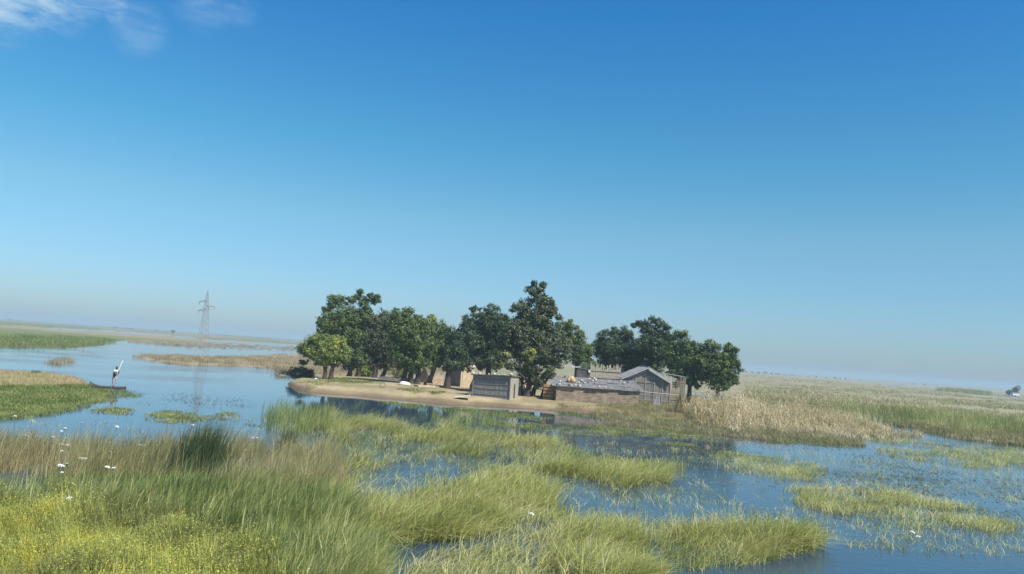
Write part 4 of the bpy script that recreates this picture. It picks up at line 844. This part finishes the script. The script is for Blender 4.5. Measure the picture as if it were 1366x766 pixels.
bm = bmesh.new(); prism(bm, [(-.1, -.1, hh), (w+.1, -.1, hh-.12), (w+.1, 2.1, hh-.1), (-.1, 2.1, hh), (-.1, -.1, hh+.05), (w+.1, -.1, hh-.07), (w+.1, 2.1, hh-.04), (-.1, 2.1, hh+.05)]); bm_obj('roof', bm, DB, sd)
bm = bmesh.new(); sheet(bm, (-.6, -.3, hh+.12), (.25, -.3, hh+.15), (.25, 1.2, hh+.2), (-.6, 1.2, hh+.15)); bm_obj('white_sheet', bm, WHITE, sd)
bm = bmesh.new(); box(bm, w-.3, w-.02, -.16, -.13, hh-.4, hh-.08); bm_obj('white_rag', bm, WHITE, sd)
Yf = 98.5; a = onY(787, 500, Yf); b = onY(828, 503, Yf+.4); zl = onY(787, 489, Yf).z-.4; zr = onY(828, 490, Yf).z-.4
fn = empty('reed_fence', (a.x, Yf, IZ-.1)); tag(fn, 'tall ragged screen of pale upright reeds behind the brick hut roof', 'fence'); w = b.x-a.x
bm = bmesh.new(); reed_wall(bm, (0, 0), (w, .4), 0, zl, zr, w=.08, jag=.4, r=.02); bm_obj('reed_panel', bm, REED2, fn)
bm = bmesh.new(); reed_wall(bm, (.03, .12), (w, .5), 0, zl-.15, zr-.1, w=.09, jag=.3, r=.02); bm_obj('reed_panel', bm, REED2, fn)
for zz in (1.2, 2.4, 3.2):
    bm = bmesh.new(); bar(bm, (0, -.06, zz), (w, .33, zz), .03); bm_obj('rail', bm, POLE, fn)

# --- gabled hut
random.seed(44)
Yg = 93.0
gl = onY(836, 500, Yg); gr_ = onY(895.5, 505, Yg); w = gr_.x-gl.x
g = empty('gabled_hut', (gl.x, Yg, IZ-.1), 0.0); tag(g, 'gabled hut of grey planks with a pale iron roof', 'hut'); z0 = IZ-.1
eL = onY(828, 504, Yg); eR = onY(895.5, 509, Yg); ap = onY(864.5, 489.5, Yg); D3 = 5.0
xe0, xe1, xa = eL.x-gl.x, eR.x-gl.x, ap.x-gl.x; ze0, ze1, za = eL.z-z0, eR.z-z0, ap.z-z0
def roofz(x): return za-(za-ze0)*(xa-x)/(xa-xe0) if x < xa else za-(za-ze1)*(x-xa)/(xe1-xa)
PLANK = mat('weathered_plank', (.21, .19, .17), rough=.9, var=.45, scale=4, stretch=(6, 6, .4), bump=.4)
bm = bmesh.new(); n = 40
for i in range(n):
    x0 = w*i/n; x1 = w*(i+.9)/n; t0 = roofz(x0)-.12; t1 = roofz(x1)-.12; o_ = random.uniform(0, .03); g0 = 0 if not (11 < i < 15) else 0
    prism(bm, [(x0, o_, g0), (x1, o_, g0), (x1, o_+.04, g0), (x0, o_+.04, g0), (x0, o_, t0), (x1, o_, t1), (x1, o_+.04, t1), (x0, o_+.04, t0)])
bm_obj('gable_wall', bm, PLANK, g)
for i, x_ in enumerate((.02, w*.2, w*.42, w*.62, w*.8, w-.1)):
    bm = bmesh.new(); box(bm, x_, x_+.1, -.06, -.005, 0, roofz(x_)-.2); bm_obj('batten', bm, mat('pale_timber', (.3, .285, .26), rough=.85, var=.2), g)
bm = bmesh.new(); prism(bm, [(.05, -.045, 2.35), (w-.05, -.045, 2.3), (w-.05, -.003, 2.3), (.05, -.003, 2.35), (.05, -.045, 2.45), (w-.05, -.045, 2.4), (w-.05, -.003, 2.4), (.05, -.003, 2.45)]); bm_obj('tie_beam', bm, POLE, g)
for x_ in (0, w-.05):
    bm = bmesh.new(); reed_wall(bm, (x_, .1), (x_, D3), 0, roofz(x_)-.14, roofz(x_)-.14, w=.1, jag=.0); bm_obj('side_wall', bm, PLANK, g)
bm = bmesh.new(); reed_wall(bm, (.1, D3), (w-.1, D3), 0, ze0-.1, ze1-.1, w=.1, jag=.02); bm_obj('back_wall', bm, PLANK, g)
ov = -.4
bm = bmesh.new(); sheet(bm, (xe0, ov, ze0), (xe0, D3+.3, ze0), (xa, D3+.3, za), (xa, ov, za), amp=.03); bmesh.ops.reverse_faces(bm, faces=bm.faces); bm_obj('roof_slope', bm, IRON, g)
bm = bmesh.new(); sheet(bm, (xa, ov, za), (xa, D3+.3, za), (xe1, D3+.3, ze1), (xe1, ov, ze1), amp=.03); bm_obj('roof_slope', bm, IRON, g)
bm = bmesh.new(); box(bm, xa-.12, xa+.12, ov-.02, D3+.32, za+.02, za+.07); bm_obj('ridge_cap', bm, IRON, g)
PALE = mat('pale_iron', (.36, .36, .355), rough=.6, var=.15, scale=2)
def slopeboard(xA, zA, xB, zB, y0, y1, h, nm):
    bm = bmesh.new(); prism(bm, [(xA, y0, zA-h), (xB, y0, zB-h), (xB, y1, zB-h), (xA, y1, zA-h), (xA, y0, zA-.035), (xB, y0, zB-.035), (xB, y1, zB-.035), (xA, y1, zA-.035)]); bm_obj(nm, bm, PALE, g)
slopeboard(xe0, ze0, xa-.01, za, ov-.05, ov+.02, .2, 'verge_board'); slopeboard(xa+.01, za, xe1, ze1, ov-.05, ov+.02, .34, 'verge_board')
slopeboard(xe0+.6, ze0+.1, xa-.02, za-.32, -.16, -.1, .16, 'rafter'); slopeboard(xa+.02, za-.32, xe1-.3, ze1+.05, -.16, -.1, .2, 'rafter')
# lean-to on the right
Yl = 95.0; a = onY(897, 505, Yl); b = onY(914, 507, Yl); zt0 = onY(884, 498, Yl); zt1 = onY(914, 503, Yl)
ln = empty('stick_lean_to', (a.x, Yl, IZ-.1)); tag(ln, 'lean-to of woven sticks with a sloping pale sheet, right of the gabled hut', 'shed'); w2 = b.x-a.x; z2 = zt1.z-(IZ-.1); z1 = zt0.z-(IZ-.1)
bm = bmesh.new(); STK = mat('brown_stick', (.30, .25, .19), rough=.9, var=.3)
for i in range(14): bar(bm, (w2*i/13, random.uniform(-.03, .03), 0), (w2*i/13+random.uniform(-.1, .1), 0, z2-.1+random.uniform(-.2, .1)), .025, 5)
for i in range(11): bar(bm, (-.05, -.06, .15+i*.25), (w2+.05, -.06, .15+i*.25+random.uniform(-.12, .12)), .02, 5)
bm_obj('stick_wall', bm, STK, ln)
bm = bmesh.new()
for i in range(16): bar(bm, (w2+.03, .1+2.5*i/15, 0), (w2+.03+random.uniform(-.05, .05), .1+2.5*i/15, z2-.1), .025, 5)
bm_obj('stick_wall', bm, STK, ln)
bm = bmesh.new(); sheet(bm, (zt0.x-a.x, -.3, z1), (zt1.x-a.x, -.3, z2), (zt1.x-a.x, 2.8, z2+.05), (zt0.x-a.x, 2.8, z1+.05)); bm_obj('roof_sheet', bm, PALE, ln)
# pole rails in front of gabled hut
a = P(838, 540, IZ); b = P(897, 543, IZ)
rl = empty('pole_rail', (a.x, a.y, IZ-.1)); tag(rl, 'rough pole rail with crossing sticks in front of the gabled hut', 'rail'); w = b.x-a.x
for i in range(5):
    bm = bmesh.new(); bar(bm, (w*i/4, 0, -.1), (w*i/4+random.uniform(-.1, .1), 0, 1.65+random.uniform(-.1, .1)), .05); bm_obj('post', bm, POLE, rl)
for k, (z_, dz) in enumerate(((1.6, -.15), (1.2, .05), (.75, -.1))):
    bm = bmesh.new(); bar(bm, (-.3, -.07, z_), (w+.2, -.07+.02*k, z_+dz), .045); bm_obj('rail', bm, POLE if k else mat('pale_pole', (.5, .4, .3), rough=.9, var=.2), rl)
p = P(877, 545, IZ)
cl = empty('rag_on_stick', (p.x, p.y, IZ-.15)); tag(cl, 'pale grey rag hung over a stick before the gabled hut', 'rag')
bm = bmesh.new(); bar(bm, (0, 0, -.1), (.05, 0, 1.75), .03); bm_obj('stick', bm, POLE, cl)
bm = bmesh.new()
for i in range(7):
    x0 = -.25+.07*i; 
    prism(bm, [(x0-.25*abs(i-3)/3, -.09+.04*(i % 2), .35+.1*(i % 3)), (x0+.075, -.09+.04*((i+1) % 2), .4), (x0+.075, .05, .4), (x0-.02, .05, .4), (x0*.3, -.07+.03*(i % 2), 1.6), (x0*.3+.03, -.07+.03*((i+1) % 2), 1.6), (x0*.3+.03, .04, 1.6), (x0*.3, .04, 1.6)])
bm_obj('cloth', bm, mat('grey_cloth', (.3, .3, .28), rough=.95, var=.15), cl)
# maize shock standing left of the field
p = P(905, 552, IZ)
rng = np.random.default_rng(77); parts = []
for i in range(46):
    an = rng.uniform(0, 6.28); r0 = rng.uniform(.4, .9); v = blades(rng, 1, 2.3, .01, 0.02, .06, 3, hmin=.85); V = v[0]; t = V[:, 2:3]/2.3
    V[:, 0:1] += math.cos(an)*r0*(1-t*1.15); V[:, 1:2] += math.sin(an)*r0*(1-t*1.15); parts.append((V, v[1], v[2]))
V, Q, B = merge(parts); o = np_mesh('maize_shock', V, Q, M_maize, loc=(p.x, p.y, IZ-.15), attrs={'bv': ('FLOAT', B.astype(np.float32))}); tag(o, 'cone of dry maize stalks leaned together at the left end of the field', 'maize shock')

# --- small things on the sand
def small(name, label, cat, px, py, build, m, z=IZ, smooth=True):
    p = P(px, py, z-.1); bm = bmesh.new(); build(bm); gz = ground_z(p.x, p.y); o = bm_obj(name, bm, m, loc=(p.x, p.y, gz), smooth=smooth); tag(o, label, cat); return o
small('white_sack', 'rumpled white sack lying on the sand before the thick dark trunks', 'sack', 540, 516.5, lambda bm: (rock(bm, (0, 0, .16), (.55, .3, .24)), rock(bm, (-.5, .1, .1), (.35, .25, .15))), WHITE)
small('white_litter', 'small white scrap on the grass left of the forked trunk', 'litter', 421, 511, lambda bm: rock(bm, (0, 0, .05), (.18, .12, .09)), WHITE, z=.3)
small('white_bundle', 'white bundle beside the leaning trunk in the shade', 'bundle', 564, 510.5, lambda bm: (rock(bm, (0, 0, .35), (.35, .25, .4)), rock(bm, (.25, 0, .15), (.2, .2, .2))), WHITE)
small('white_pot', 'small white pot standing by the trunk of the grey-green tree', 'pot', 496, 505, lambda bm: (tube(bm, [(0, 0, 0), (0, 0, .12), (0, 0, .3), (0, 0, .38)], [.13, .2, .17, .12], 12)), WHITE, z=.3)
small('stone', 'lone dark stone on the sand between the left grove and the shed', 'stone', 567, 516.5, lambda bm: rock(bm, (0, 0, .14), (.2, .2, .24)), DSTONE)
def ring(bm):
    for i in range(20):
        a0 = i*math.pi/10; a1 = a0+math.pi/10; bar(bm, (math.cos(a0)*.28, math.sin(a0)*.1, .28+math.sin(a0)*.24), (math.cos(a1)*.28, math.sin(a1)*.1, .28+math.sin(a1)*.24), .035, 6)
small('hoop', 'dark hoop propped on the bare sand near the water', 'hoop', 510, 520.5, ring, DSTONE)
# propped pale sheet throwing a shadow
p = P(615, 531, IZ)
bm = bmesh.new(); sheet(bm, (-.75, -.1, .05), (.95, -.35, .32), (.85, .9, .42), (-.55, .9, .1), amp=.02)
o = bm_obj('loose_sheet', bm, mat('sandy_sheet', (.45, .4, .32), rough=.8, var=.15), loc=(p.x, p.y, IZ-.08)); tag(o, 'curled pale sheet lying on the sand at the left foot of the reed shed', 'sheet')

# ------------------------------------------------------------------ pylon
p = P(268.5, 477, 0); Yp = p.y
st = mat('galvanised_steel', (.30, .31, .32), rough=.6, var=.1, metal=.2)
py_ = empty('power_pylon', (p.x, p.y, -.1)); tag(py_, 'lattice steel power pylon standing in the flooded plain', 'pylon')
Hp = onY(275, 387, Yp).z+.1; hb = 9.3*Hp/13.
def wdt(z): return 1.05*(1-z/hb)+.4*(z/hb) if z < hb else max(.05, .42-(z-hb)/(Hp-hb)*.38)
bm = bmesh.new(); lv = [0, 1.7, 3.2, 4.6, 5.8, 6.9, 7.9, 8.7, hb]+[hb+(Hp-hb)*k for k in (.2, .4, .6, .8)]
for s_ in ((1, 1), (1, -1), (-1, 1), (-1, -1)):
    zs_ = lv+[Hp-.1]
    for z_, z__ in zip(zs_, zs_[1:]): bar(bm, (s_[0]*wdt(z_), s_[1]*wdt(z_), z_), (s_[0]*wdt(z__), s_[1]*wdt(z__), z__), .032, 4)
for z_, z__ in zip(lv, lv[1:]):
    a0, a1 = wdt(z_), wdt(z__)
    for k in range(4):
        c, s2 = [(1, 0), (0, 1), (-1, 0), (0, -1)][k]
        def q(u, ww, zz): return (c*ww-s2*u*ww, s2*ww+c*u*ww, zz)
        bar(bm, q(-1, a0, z_), q(1, a1, z__), .02, 4); bar(bm, q(1, a0, z_), q(-1, a1, z__), .02, 4); bar(bm, q(-1, a1, z__), q(1, a1, z__), .018, 4)
bm_obj('lattice_mast', bm, st, py_)
for side_, pyy, pxe in ((-1, 402, 263.5), (1, 409, 286), (-1, 413.5, 262)):
    e = onY(pxe, pyy, Yp); zz = e.z+.1; L_ = abs(e.x-p.x)+.0
    if side_ > 0: L_ = abs(e.x-onY(274, pyy, Yp).x)+.4
    cx = 0; 
    L_ = 1.5 if side_ < 0 else 1.6
    bm = bmesh.new()
    for yy in (-.3, .3): bar(bm, (0, yy, zz-.12), (side_*L_, 0, zz), .05, 4); bar(bm, (0, yy, zz+.35), (side_*L_, 0, zz), .04, 4)
    for k in (.3, .6): bar(bm, (side_*L_*k, -.2*(1-k), zz-.1), (side_*L_*k, .0, zz+.35*(1-k)), .025, 4)
    ca = bm_obj('crossarm', bm, st, py_)
    bm = bmesh.new()
    for k in range(3): bar(bm, (side_*(L_-.05), 0, zz-.1-k*.16), (side_*(L_-.05), 0, zz-.2-k*.16), .07, 6, .04)
    bar(bm, (side_*(L_-.05), 0, zz), (side_*(L_-.05), 0, zz-.6), .02, 5)
    bm_obj('insulator', bm, mat('insulator_glass', (.08, .09, .1), rough=.3, var=.1), ca)

# ------------------------------------------------------------------ canoe, person, pole
cl_ = P(119, 516.5); cr_ = P(168.5, 518.5); cdir = cr_-cl_; L_ = cdir.length; rz = math.atan2(cdir.y, cdir.x)
wood = mat('dark_canoe_wood', (.075, .055, .05), rough=.8, var=.3, scale=4, stretch=(.5, 4, 4))
canoe = empty('dugout_canoe', (cl_.x, cl_.y, 0), rz); tag(canoe, 'long narrow dark dugout canoe on the water off the left bank', 'canoe')
bm = bmesh.new(); N = 24; rings = []
for i in range(N+1):
    t = i/N; x = t*L_; hw = .27*(math.sin(math.pi*min(max(t, .0), 1))**.75)+.012; sheer = .13+.36*abs(1-2*t)**3*(1.0 if t < .5 else .12); bot = -.14+.2*abs(1-2*t)**5*(1.6 if t < .5 else 1)
    ys = [(-hw, sheer), (-hw*.96, sheer*.4), (-hw*.6, bot), (0, bot-.03), (hw*.6, bot), (hw*.96, sheer*.4), (hw, sheer)]
    yi = [(hw-.035 if hw > .05 else .005, sheer), (hw*.78, sheer*.45), (hw*.4, bot+.06), (0, bot+.05), (-hw*.4, bot+.06), (-hw*.78, sheer*.45), (-(hw-.035) if hw > .05 else -.005, sheer)]
    rings.append([bm.verts.new((x, y, z)) for y, z in ys+yi])
for r0, r1 in zip(rings, rings[1:]):
    n = len(r0)
    for k in range(n): bm.faces.new((r0[k], r0[(k+1) % n], r1[(k+1) % n], r1[k]))
bm.faces.new(rings[0]); bm.faces.new(rings[-1][::-1]); bmesh.ops.recalc_face_normals(bm, faces=bm.faces)
bm_obj('hull', bm, wood, canoe, smooth=True)
bm = bmesh.new(); box(bm, L_*.22, L_*.22+.2, -.15, .15, .07, .1); bm_obj('thwart', bm, wood, canoe)

Yq = cl_.lerp(cr_, .66).y
ft = onY(151.3, 514.3, Yq); feet = Vector((ft.x, Yq, -.05))
per = empty('person', feet); tag(per, 'person standing in the canoe in a white-shouldered shirt, pushing a long pole', 'person')
def skin(name, verts, edges, rads, m, parent, root=0, sub=2):
    me = bpy.data.meshes.new(name); me.from_pydata(verts, edges, []); o = bpy.data.objects.new(name, me); COL.objects.link(o); o.parent = parent; me.materials.append(m)
    sm = o.modifiers.new('skin', 'SKIN'); sm.use_smooth_shade = True
    for i, r in enumerate(rads): me.skin_vertices[0].data[i].radius = (r, r) if not isinstance(r, tuple) else r
    me.skin_vertices[0].data[root].use_root = True
    ss = o.modifiers.new('sub', 'SUBSURF'); ss.levels = sub; ss.render_levels = sub
    return o
SK = mat('dark_skin', (.07, .04, .028), rough=.6, var=.1)
per.scale = (1.16,)*3; h1_ = (onY(156.8, 499.5, Yq)-feet)/1.16; h2_ = (onY(158.6, 495.5, Yq)-feet)/1.16; h1_.y = -.10; h2_.y = -.02
bv = [(0, 0, .80), (.02, 0, 1.0), (.06, 0, 1.22), (.08, 0, 1.31), (.10, 0, 1.38), (.115, 0, 1.46), (.11, 0, 1.52),
      (.0, -.09, .76), (.04, -.10, .44), (0, -.11, .09), (.10, -.12, .045), (.0, .09, .76), (-.02, .11, .44), (-.09, .12, .09), (.01, .13, .045),
      (.07, -.17, 1.21), (.14, -.22, 1.0), (h1_.x-.03, -.16, h1_.z), (.07, .17, 1.21), (.18, .19, 1.05), (h2_.x-.03, -.02, h2_.z)]
be = [(0, 1), (1, 2), (2, 3), (3, 4), (4, 5), (5, 6), (0, 7), (7, 8), (8, 9), (9, 10), (0, 11), (11, 12), (12, 13), (13, 14), (2, 15), (15, 16), (16, 17), (2, 18), (18, 19), (19, 20)]
br_ = [.12, .11, .12, .055, .055, .085, .07, .085, .055, .035, .03, .085, .055, .035, .03, .055, .04, .026, .055, .04, .026]
nb = len(bv)
for hi, (hx, hy, hz_) in ((17, (h1_.x, -.12, h1_.z)), (20, (h2_.x, -.02, h2_.z))):
    for f_ in range(4):
        k = len(bv); zf = hz_+.03-.02*f_; bv += [(hx+.01, hy-.045, zf), (hx+.05, hy-.03, zf), (hx+.05, hy+.015, zf-.003)]; br_ += [.010, .009, .008]; be += [(hi, k), (k, k+1), (k+1, k+2)]
    k = len(bv); bv += [(hx-.01, hy+.03, hz_+.03), (hx+.035, hy+.04, hz_+.035)]; br_ += [.011, .009]; be += [(hi, k), (k, k+1)]
skin('body', bv, be, br_, SK, per)
skin('shirt', [(.01, 0, .86), (.02, 0, 1.0), (.06, 0, 1.2), (.07, 0, 1.29), (.07, -.17, 1.22), (.11, -.205, 1.09), (.07, .17, 1.22), (.13, .18, 1.12)], [(0, 1), (1, 2), (2, 3), (2, 4), (4, 5), (2, 6), (6, 7)], [(.14, .15), .135, .14, .075, .08, .065, .08, .065], mat('dark_grey_shirt', (.12, .12, .14), rough=.9, var=.2), per)
skin('shirt_yoke', [(.065, -.16, 1.235), (.07, 0, 1.25), (.065, .16, 1.235), (.085, 0, 1.31), (.1, -.19, 1.15), (.14, -.05, 1.12)], [(0, 1), (1, 2), (1, 3), (0, 4), (1, 5)], [.095, .14, .095, .07, .075, .09], WHITE, per, 1)
skin('trousers', [(0, 0, .84), (0, -.09, .74), (.04, -.10, .44), (0, -.11, .17), (0, .09, .74), (-.02, .11, .44), (-.09, .12, .17)], [(0, 1), (1, 2), (2, 3), (0, 4), (4, 5), (5, 6)], [.135, .10, .08, .07, .10, .08, .07], mat('mauve_grey_trousers', (.30, .26, .29), rough=.95, var=.15), per)
skin('hair', [(.095, 0, 1.50), (.105, 0, 1.545)], [(0, 1)], [.095, .075], mat('black_hair', (.012, .011, .01), rough=.9, var=.1), per)
FB = mat('face_detail', (.5, .48, .45), rough=.5, var=.05)
bm = bmesh.new(); 
for s_ in (-1, 1): R = bmesh.ops.create_icosphere(bm, subdivisions=1, radius=.011, matrix=Matrix.Translation((.19, s_*.032, 1.475)))
bm.free()
for s_ in (-1, 1):
    bm = bmesh.new(); bmesh.ops.create_icosphere(bm, subdivisions=1, radius=.011, matrix=Matrix.Translation((.19, s_*.032, 1.475))); bm_obj('eye', bm, FB, per, smooth=True)
bm = bmesh.new(); rock(bm, (.205, 0, 1.445), (.018, .014, .024), 1); bm_obj('nose', bm, SK, per, smooth=True); bm = bmesh.new(); rock(bm, (.193, 0, 1.41), (.012, .026, .008), 1); bm_obj('mouth', bm, SK, per, smooth=True)
for s_ in (-1, 1):
    bm = bmesh.new(); rock(bm, (.105, s_*.088, 1.455), (.02, .01, .03), 1); bm_obj('ear', bm, SK, per, smooth=True)
pa = onY(149.8, 519.5, Yq); pb = onY(162.6, 481, Yq)
gdir = (h2_-h1_); q0 = feet+h1_+Vector((.035, -.0, 0)); q1 = feet+h2_+Vector((.035, 0, 0))
pt = Vector((pb.x, Yq+.15, pb.z)); pbm = Vector((pa.x, Yq-.42, -.25))
bm = bmesh.new(); bar(bm, (0, 0, 0), pt-pbm, .022, 8, .018); o = bm_obj('punt_pole', bm, mat('pale_pole_wood', (.62, .58, .52), rough=.7, var=.1), loc=pbm, smooth=True); tag(o, 'long pale punting pole held slanting by the person in the canoe', 'pole')

# ------------------------------------------------------------------ far trees on the horizon
def far_tree(label, px, dst, wpx, hpx, seed, group=None, tint=.3, name='distant_tree', raise_=0.25, trunk=True, lobesn=5):
    rng = np.random.default_rng(seed+500); random.seed(seed)
    d = cF+(px-683)/F*cR-((HOR(px)+F*CAM_H/dst)-383)/F*cU; b = P(px, HOR(px)+F*(CAM_H-.15)/dst, .15); s = b.y/F; Wm = wpx*s; Hm = hpx*s
    root = empty(name, b); tag(root, label, 'tree', group); L = []
    for i in range(lobesn):
        u = rng.uniform(-.5, .5); r = min(Wm, Hm)*rng.uniform(.22, .36); L.append(((u*(Wm-2*r), rng.normal(0, .2)*Wm, max(r*.7, Hm*(1-.5*abs(u))*rng.uniform(.55, .95)-r*.6)), r, tint))
    V = []; B = []
    for (c, r, tt) in L:
        n = 150; v = rng.normal(0, 1, (n, 3)); v /= np.linalg.norm(v, axis=1)[:, None]; pos = np.array(c)+v*r*rng.uniform(.5, 1.05, (n, 1))
        q = leaflets(rng, n, pos, r*.22, (max(0, tt-.2), tt+.2)); V.append(q)
    V, Q, B = merge(V); np_mesh('crown', V, Q, L_mid, root, attrs={'bv': ('FLOAT', B.astype(np.float32))})
    bm = bmesh.new()
    for l in L[:3]: tube(bm, [(l[0][0]*.15, 0, -.3), (l[0][0]*.6, l[0][1]*.5, l[0][2]*.6), l[0]], [Hm*.05, Hm*.03, Hm*.015], 5)
    bm_obj('trunk', bm, BARK, root)
    return root
k = 0
far_tree('solitary small tree standing out on the left skyline', 230, 1100, 6.5, 5.5, 1)
far_tree('low flat scrub on the skyline just left of the solitary tree', 223, 1100, 6, 2, 2)
for px, w_, h_ in ((150, 3, 2.5), (155, 4, 3), (163, 3, 1.6), (170, 6, 2.4), (176, 5, 2), (208, 5, 2.8), (299, 4, 2), (305, 6, 2.2), (312, 4, 2), (327, 3, 2), (333, 5, 2.4), (345, 5, 2.2), (352, 4, 2.6), (358, 6, 2.2), (372, 3, 1.6), (385, 4, 1.8)):
    k += 1; far_tree('tiny hazy tree in the row along the left skyline', px, 1500, w_, h_, 10+k, 'tiny trees along the left skyline')
for px, w_, h_ in ((10, 10, 2.2), (18, 9, 2.6), (27, 10, 1.8), (55, 12, 1.2), (85, 14, 1.2)):
    k += 1; far_tree('low hazy tree clump on the skyline at the far left edge', px, 1800, w_, h_, 10+k, 'tree clumps at the far left skyline')
for px, w_, h_ in ((1004, 5, 2.4), (1012, 6, 3), (1022, 8, 3), (1031, 9, 3.4), (1040, 8, 3), (1048, 6, 2), (1056, 9, 2.0), (1063, 9, 1.8), (1078, 5, 1.6), (1102, 4, 2), (1114, 5, 3.2), (1121, 4, 2), (1128, 4, 2.4), (1147, 5, 1.8), (1218, 8, 1.6), (1234, 10, 2.2), (1297, 9, 1.4), (1308, 8, 1.2)):
    k += 1; far_tree('tiny hazy tree in the row along the right skyline', px, 1300, w_, h_, 10+k, 'tiny trees along the right skyline')
far_tree('thin lone tree on a tall stem on the right skyline', 1089, 1200, 3, 4, 80, lobesn=3)
far_tree('taller round-headed tree of the pair near the right edge', 1354.5, 520, 12, 14, 81, lobesn=9)
far_tree('shorter tree of the pair near the right edge, on the left', 1346, 520, 9, 9.5, 82, lobesn=7)
# white vehicle under the pair
p = P(1354, 521, .2)
p = P(1354, HOR(1354)+F*(CAM_H-.2)/505, .2)
van = empty('parked_van', (p.x, p.y, .2), .2); tag(van, 'white van parked under the pair of trees near the right edge', 'van'); vm = mat('white_paint', (.8, .8, .8), rough=.35, var=.03)
bm = bmesh.new(); box(bm, -2.3, 2.3, -.9, .9, .4, 1.2); box(bm, -2.3, 1.5, -.85, .85, 1.2, 2.0); bm_obj('body', bm, vm, van, bevel=.08)
for x_ in (-1.4, 1.4):
    for y_ in (-.92, .92):
        bm = bmesh.new(); bar(bm, (x_, y_-.1, .35), (x_, y_+.1, .35), .35, 16); bm_obj('wheel', bm, DSTONE, van)
for y_ in (-.86, .86):
    bm = bmesh.new(); box(bm, -1.9, 1.2, y_-.01, y_+.01, 1.35, 1.8); bm_obj('window', bm, BLACK, van)

# ------------------------------------------------------------------ white flowers
def lily(rng):
    V = []; Q = []
    for ring_, (n, tilt, ln_) in enumerate(((8, .35, .085), (7, .8, .07), (5, 1.2, .05))):
        for i in range(n):
            a = 2*math.pi*(i+ring_*.5)/n; ca, sa = math.cos(a), math.sin(a); ct, stt = math.cos(tilt), math.sin(tilt); w_ = .02; k_ = len(V)
            V += [(0, 0, .01), (ca*ct*ln_*.55-sa*w_, sa*ct*ln_*.55+ca*w_, stt*ln_*.5), (ca*ct*ln_, sa*ct*ln_, stt*ln_), (ca*ct*ln_*.55+sa*w_, sa*ct*ln_*.55-ca*w_, stt*ln_*.5)]; Q.append((k_, k_+1, k_+2, k_+3))
    return np.array(V), np.array(Q)
PET = mat('white_petal', (.85, .85, .82), rough=.6, var=.03)
protoV, protoQ = lily(rg); pm = None
fpos = [(20, 556), (28, 571), (35, 582), (38, 578), (55, 584), (71, 584), (82, 576), (87, 572), (79, 593), (82, 594), (90, 595), (83, 603), (85, 605), (108, 612), (112, 613), (116, 613), (132, 604), (146, 603), (186, 594), (190, 595), (193, 595),
        (80, 622), (84, 623), (89, 620), (83, 631), (143, 624), (152, 625), (92, 666), (224, 561), (257, 568), (156, 570), (109, 565)]
fpos2 = [(337, 585), (343, 585), (327, 601), (391, 633), (445, 577), (413, 599), (637, 662), (619, 675), (709, 687), (502, 748), (633, 678), (623, 676)]
fpos3 = [(1038, 694), (1225, 717), (1217, 711), (1330, 566), (1351, 567), (1036, 693)]
def flowers(lst, label, group, zz):
    global pm
    for (px, py) in lst:
        dyv = py-HOR(px); z = zz if dyv > 110 else .05
        b = P(px, py, z); 
        root = empty('white_water_lily', (b.x, b.y, z)); tag(root, label, 'flower', group)
        if pm is None:
            o = np_mesh('bloom', protoV, protoQ, PET, root); bm = bmesh.new(); bar(bm, (0, 0, -.75), (0, 0, .01), .008, 5); o2 = bm_obj('stem', bm, mat('lily_stem', (.1, .14, .05), var=.1), root); pm = (o, o2)
        else:
            for q in pm: c_ = q.copy(); COL.objects.link(c_); c_.parent = root
        s_ = random.uniform(.75, 1.25); root.scale = (s_*1.2, s_, s_); root.rotation_euler = (random.uniform(-.3, .1), random.uniform(-.2, .2), random.uniform(0, 6))
flowers(fpos, 'white flower among the tan dry grass at the left', 'white flowers in the dry grass at left', .62)
flowers(fpos2, 'white flower in the light green grass of the middle foreground', 'white flowers in the middle foreground grass', .3)
flowers(fpos3, 'white flower out on the open water at the right', 'white flowers on the right water', .06)

# ------------------------------------------------------------------ haze: one closed box of even air
bm = bmesh.new(); box(bm, -14000, 14000, -600, 14000, -1.6, 24)
hz_m = bpy.data.materials.new('haze'); hz_m.use_nodes = True; t = hz_m.node_tree; t.nodes.clear(); mo = nd(t, 'ShaderNodeOutputMaterial'); pv = nd(t, 'ShaderNodeVolumePrincipled')
pv.inputs['Color'].default_value = (.61, .77, .84, 1); pv.inputs['Density'].default_value = .0005; lk(t, pv.outputs[0], mo.inputs['Volume'])
hz = bm_obj('haze', bm, hz_m); tag(hz, kind='stuff')
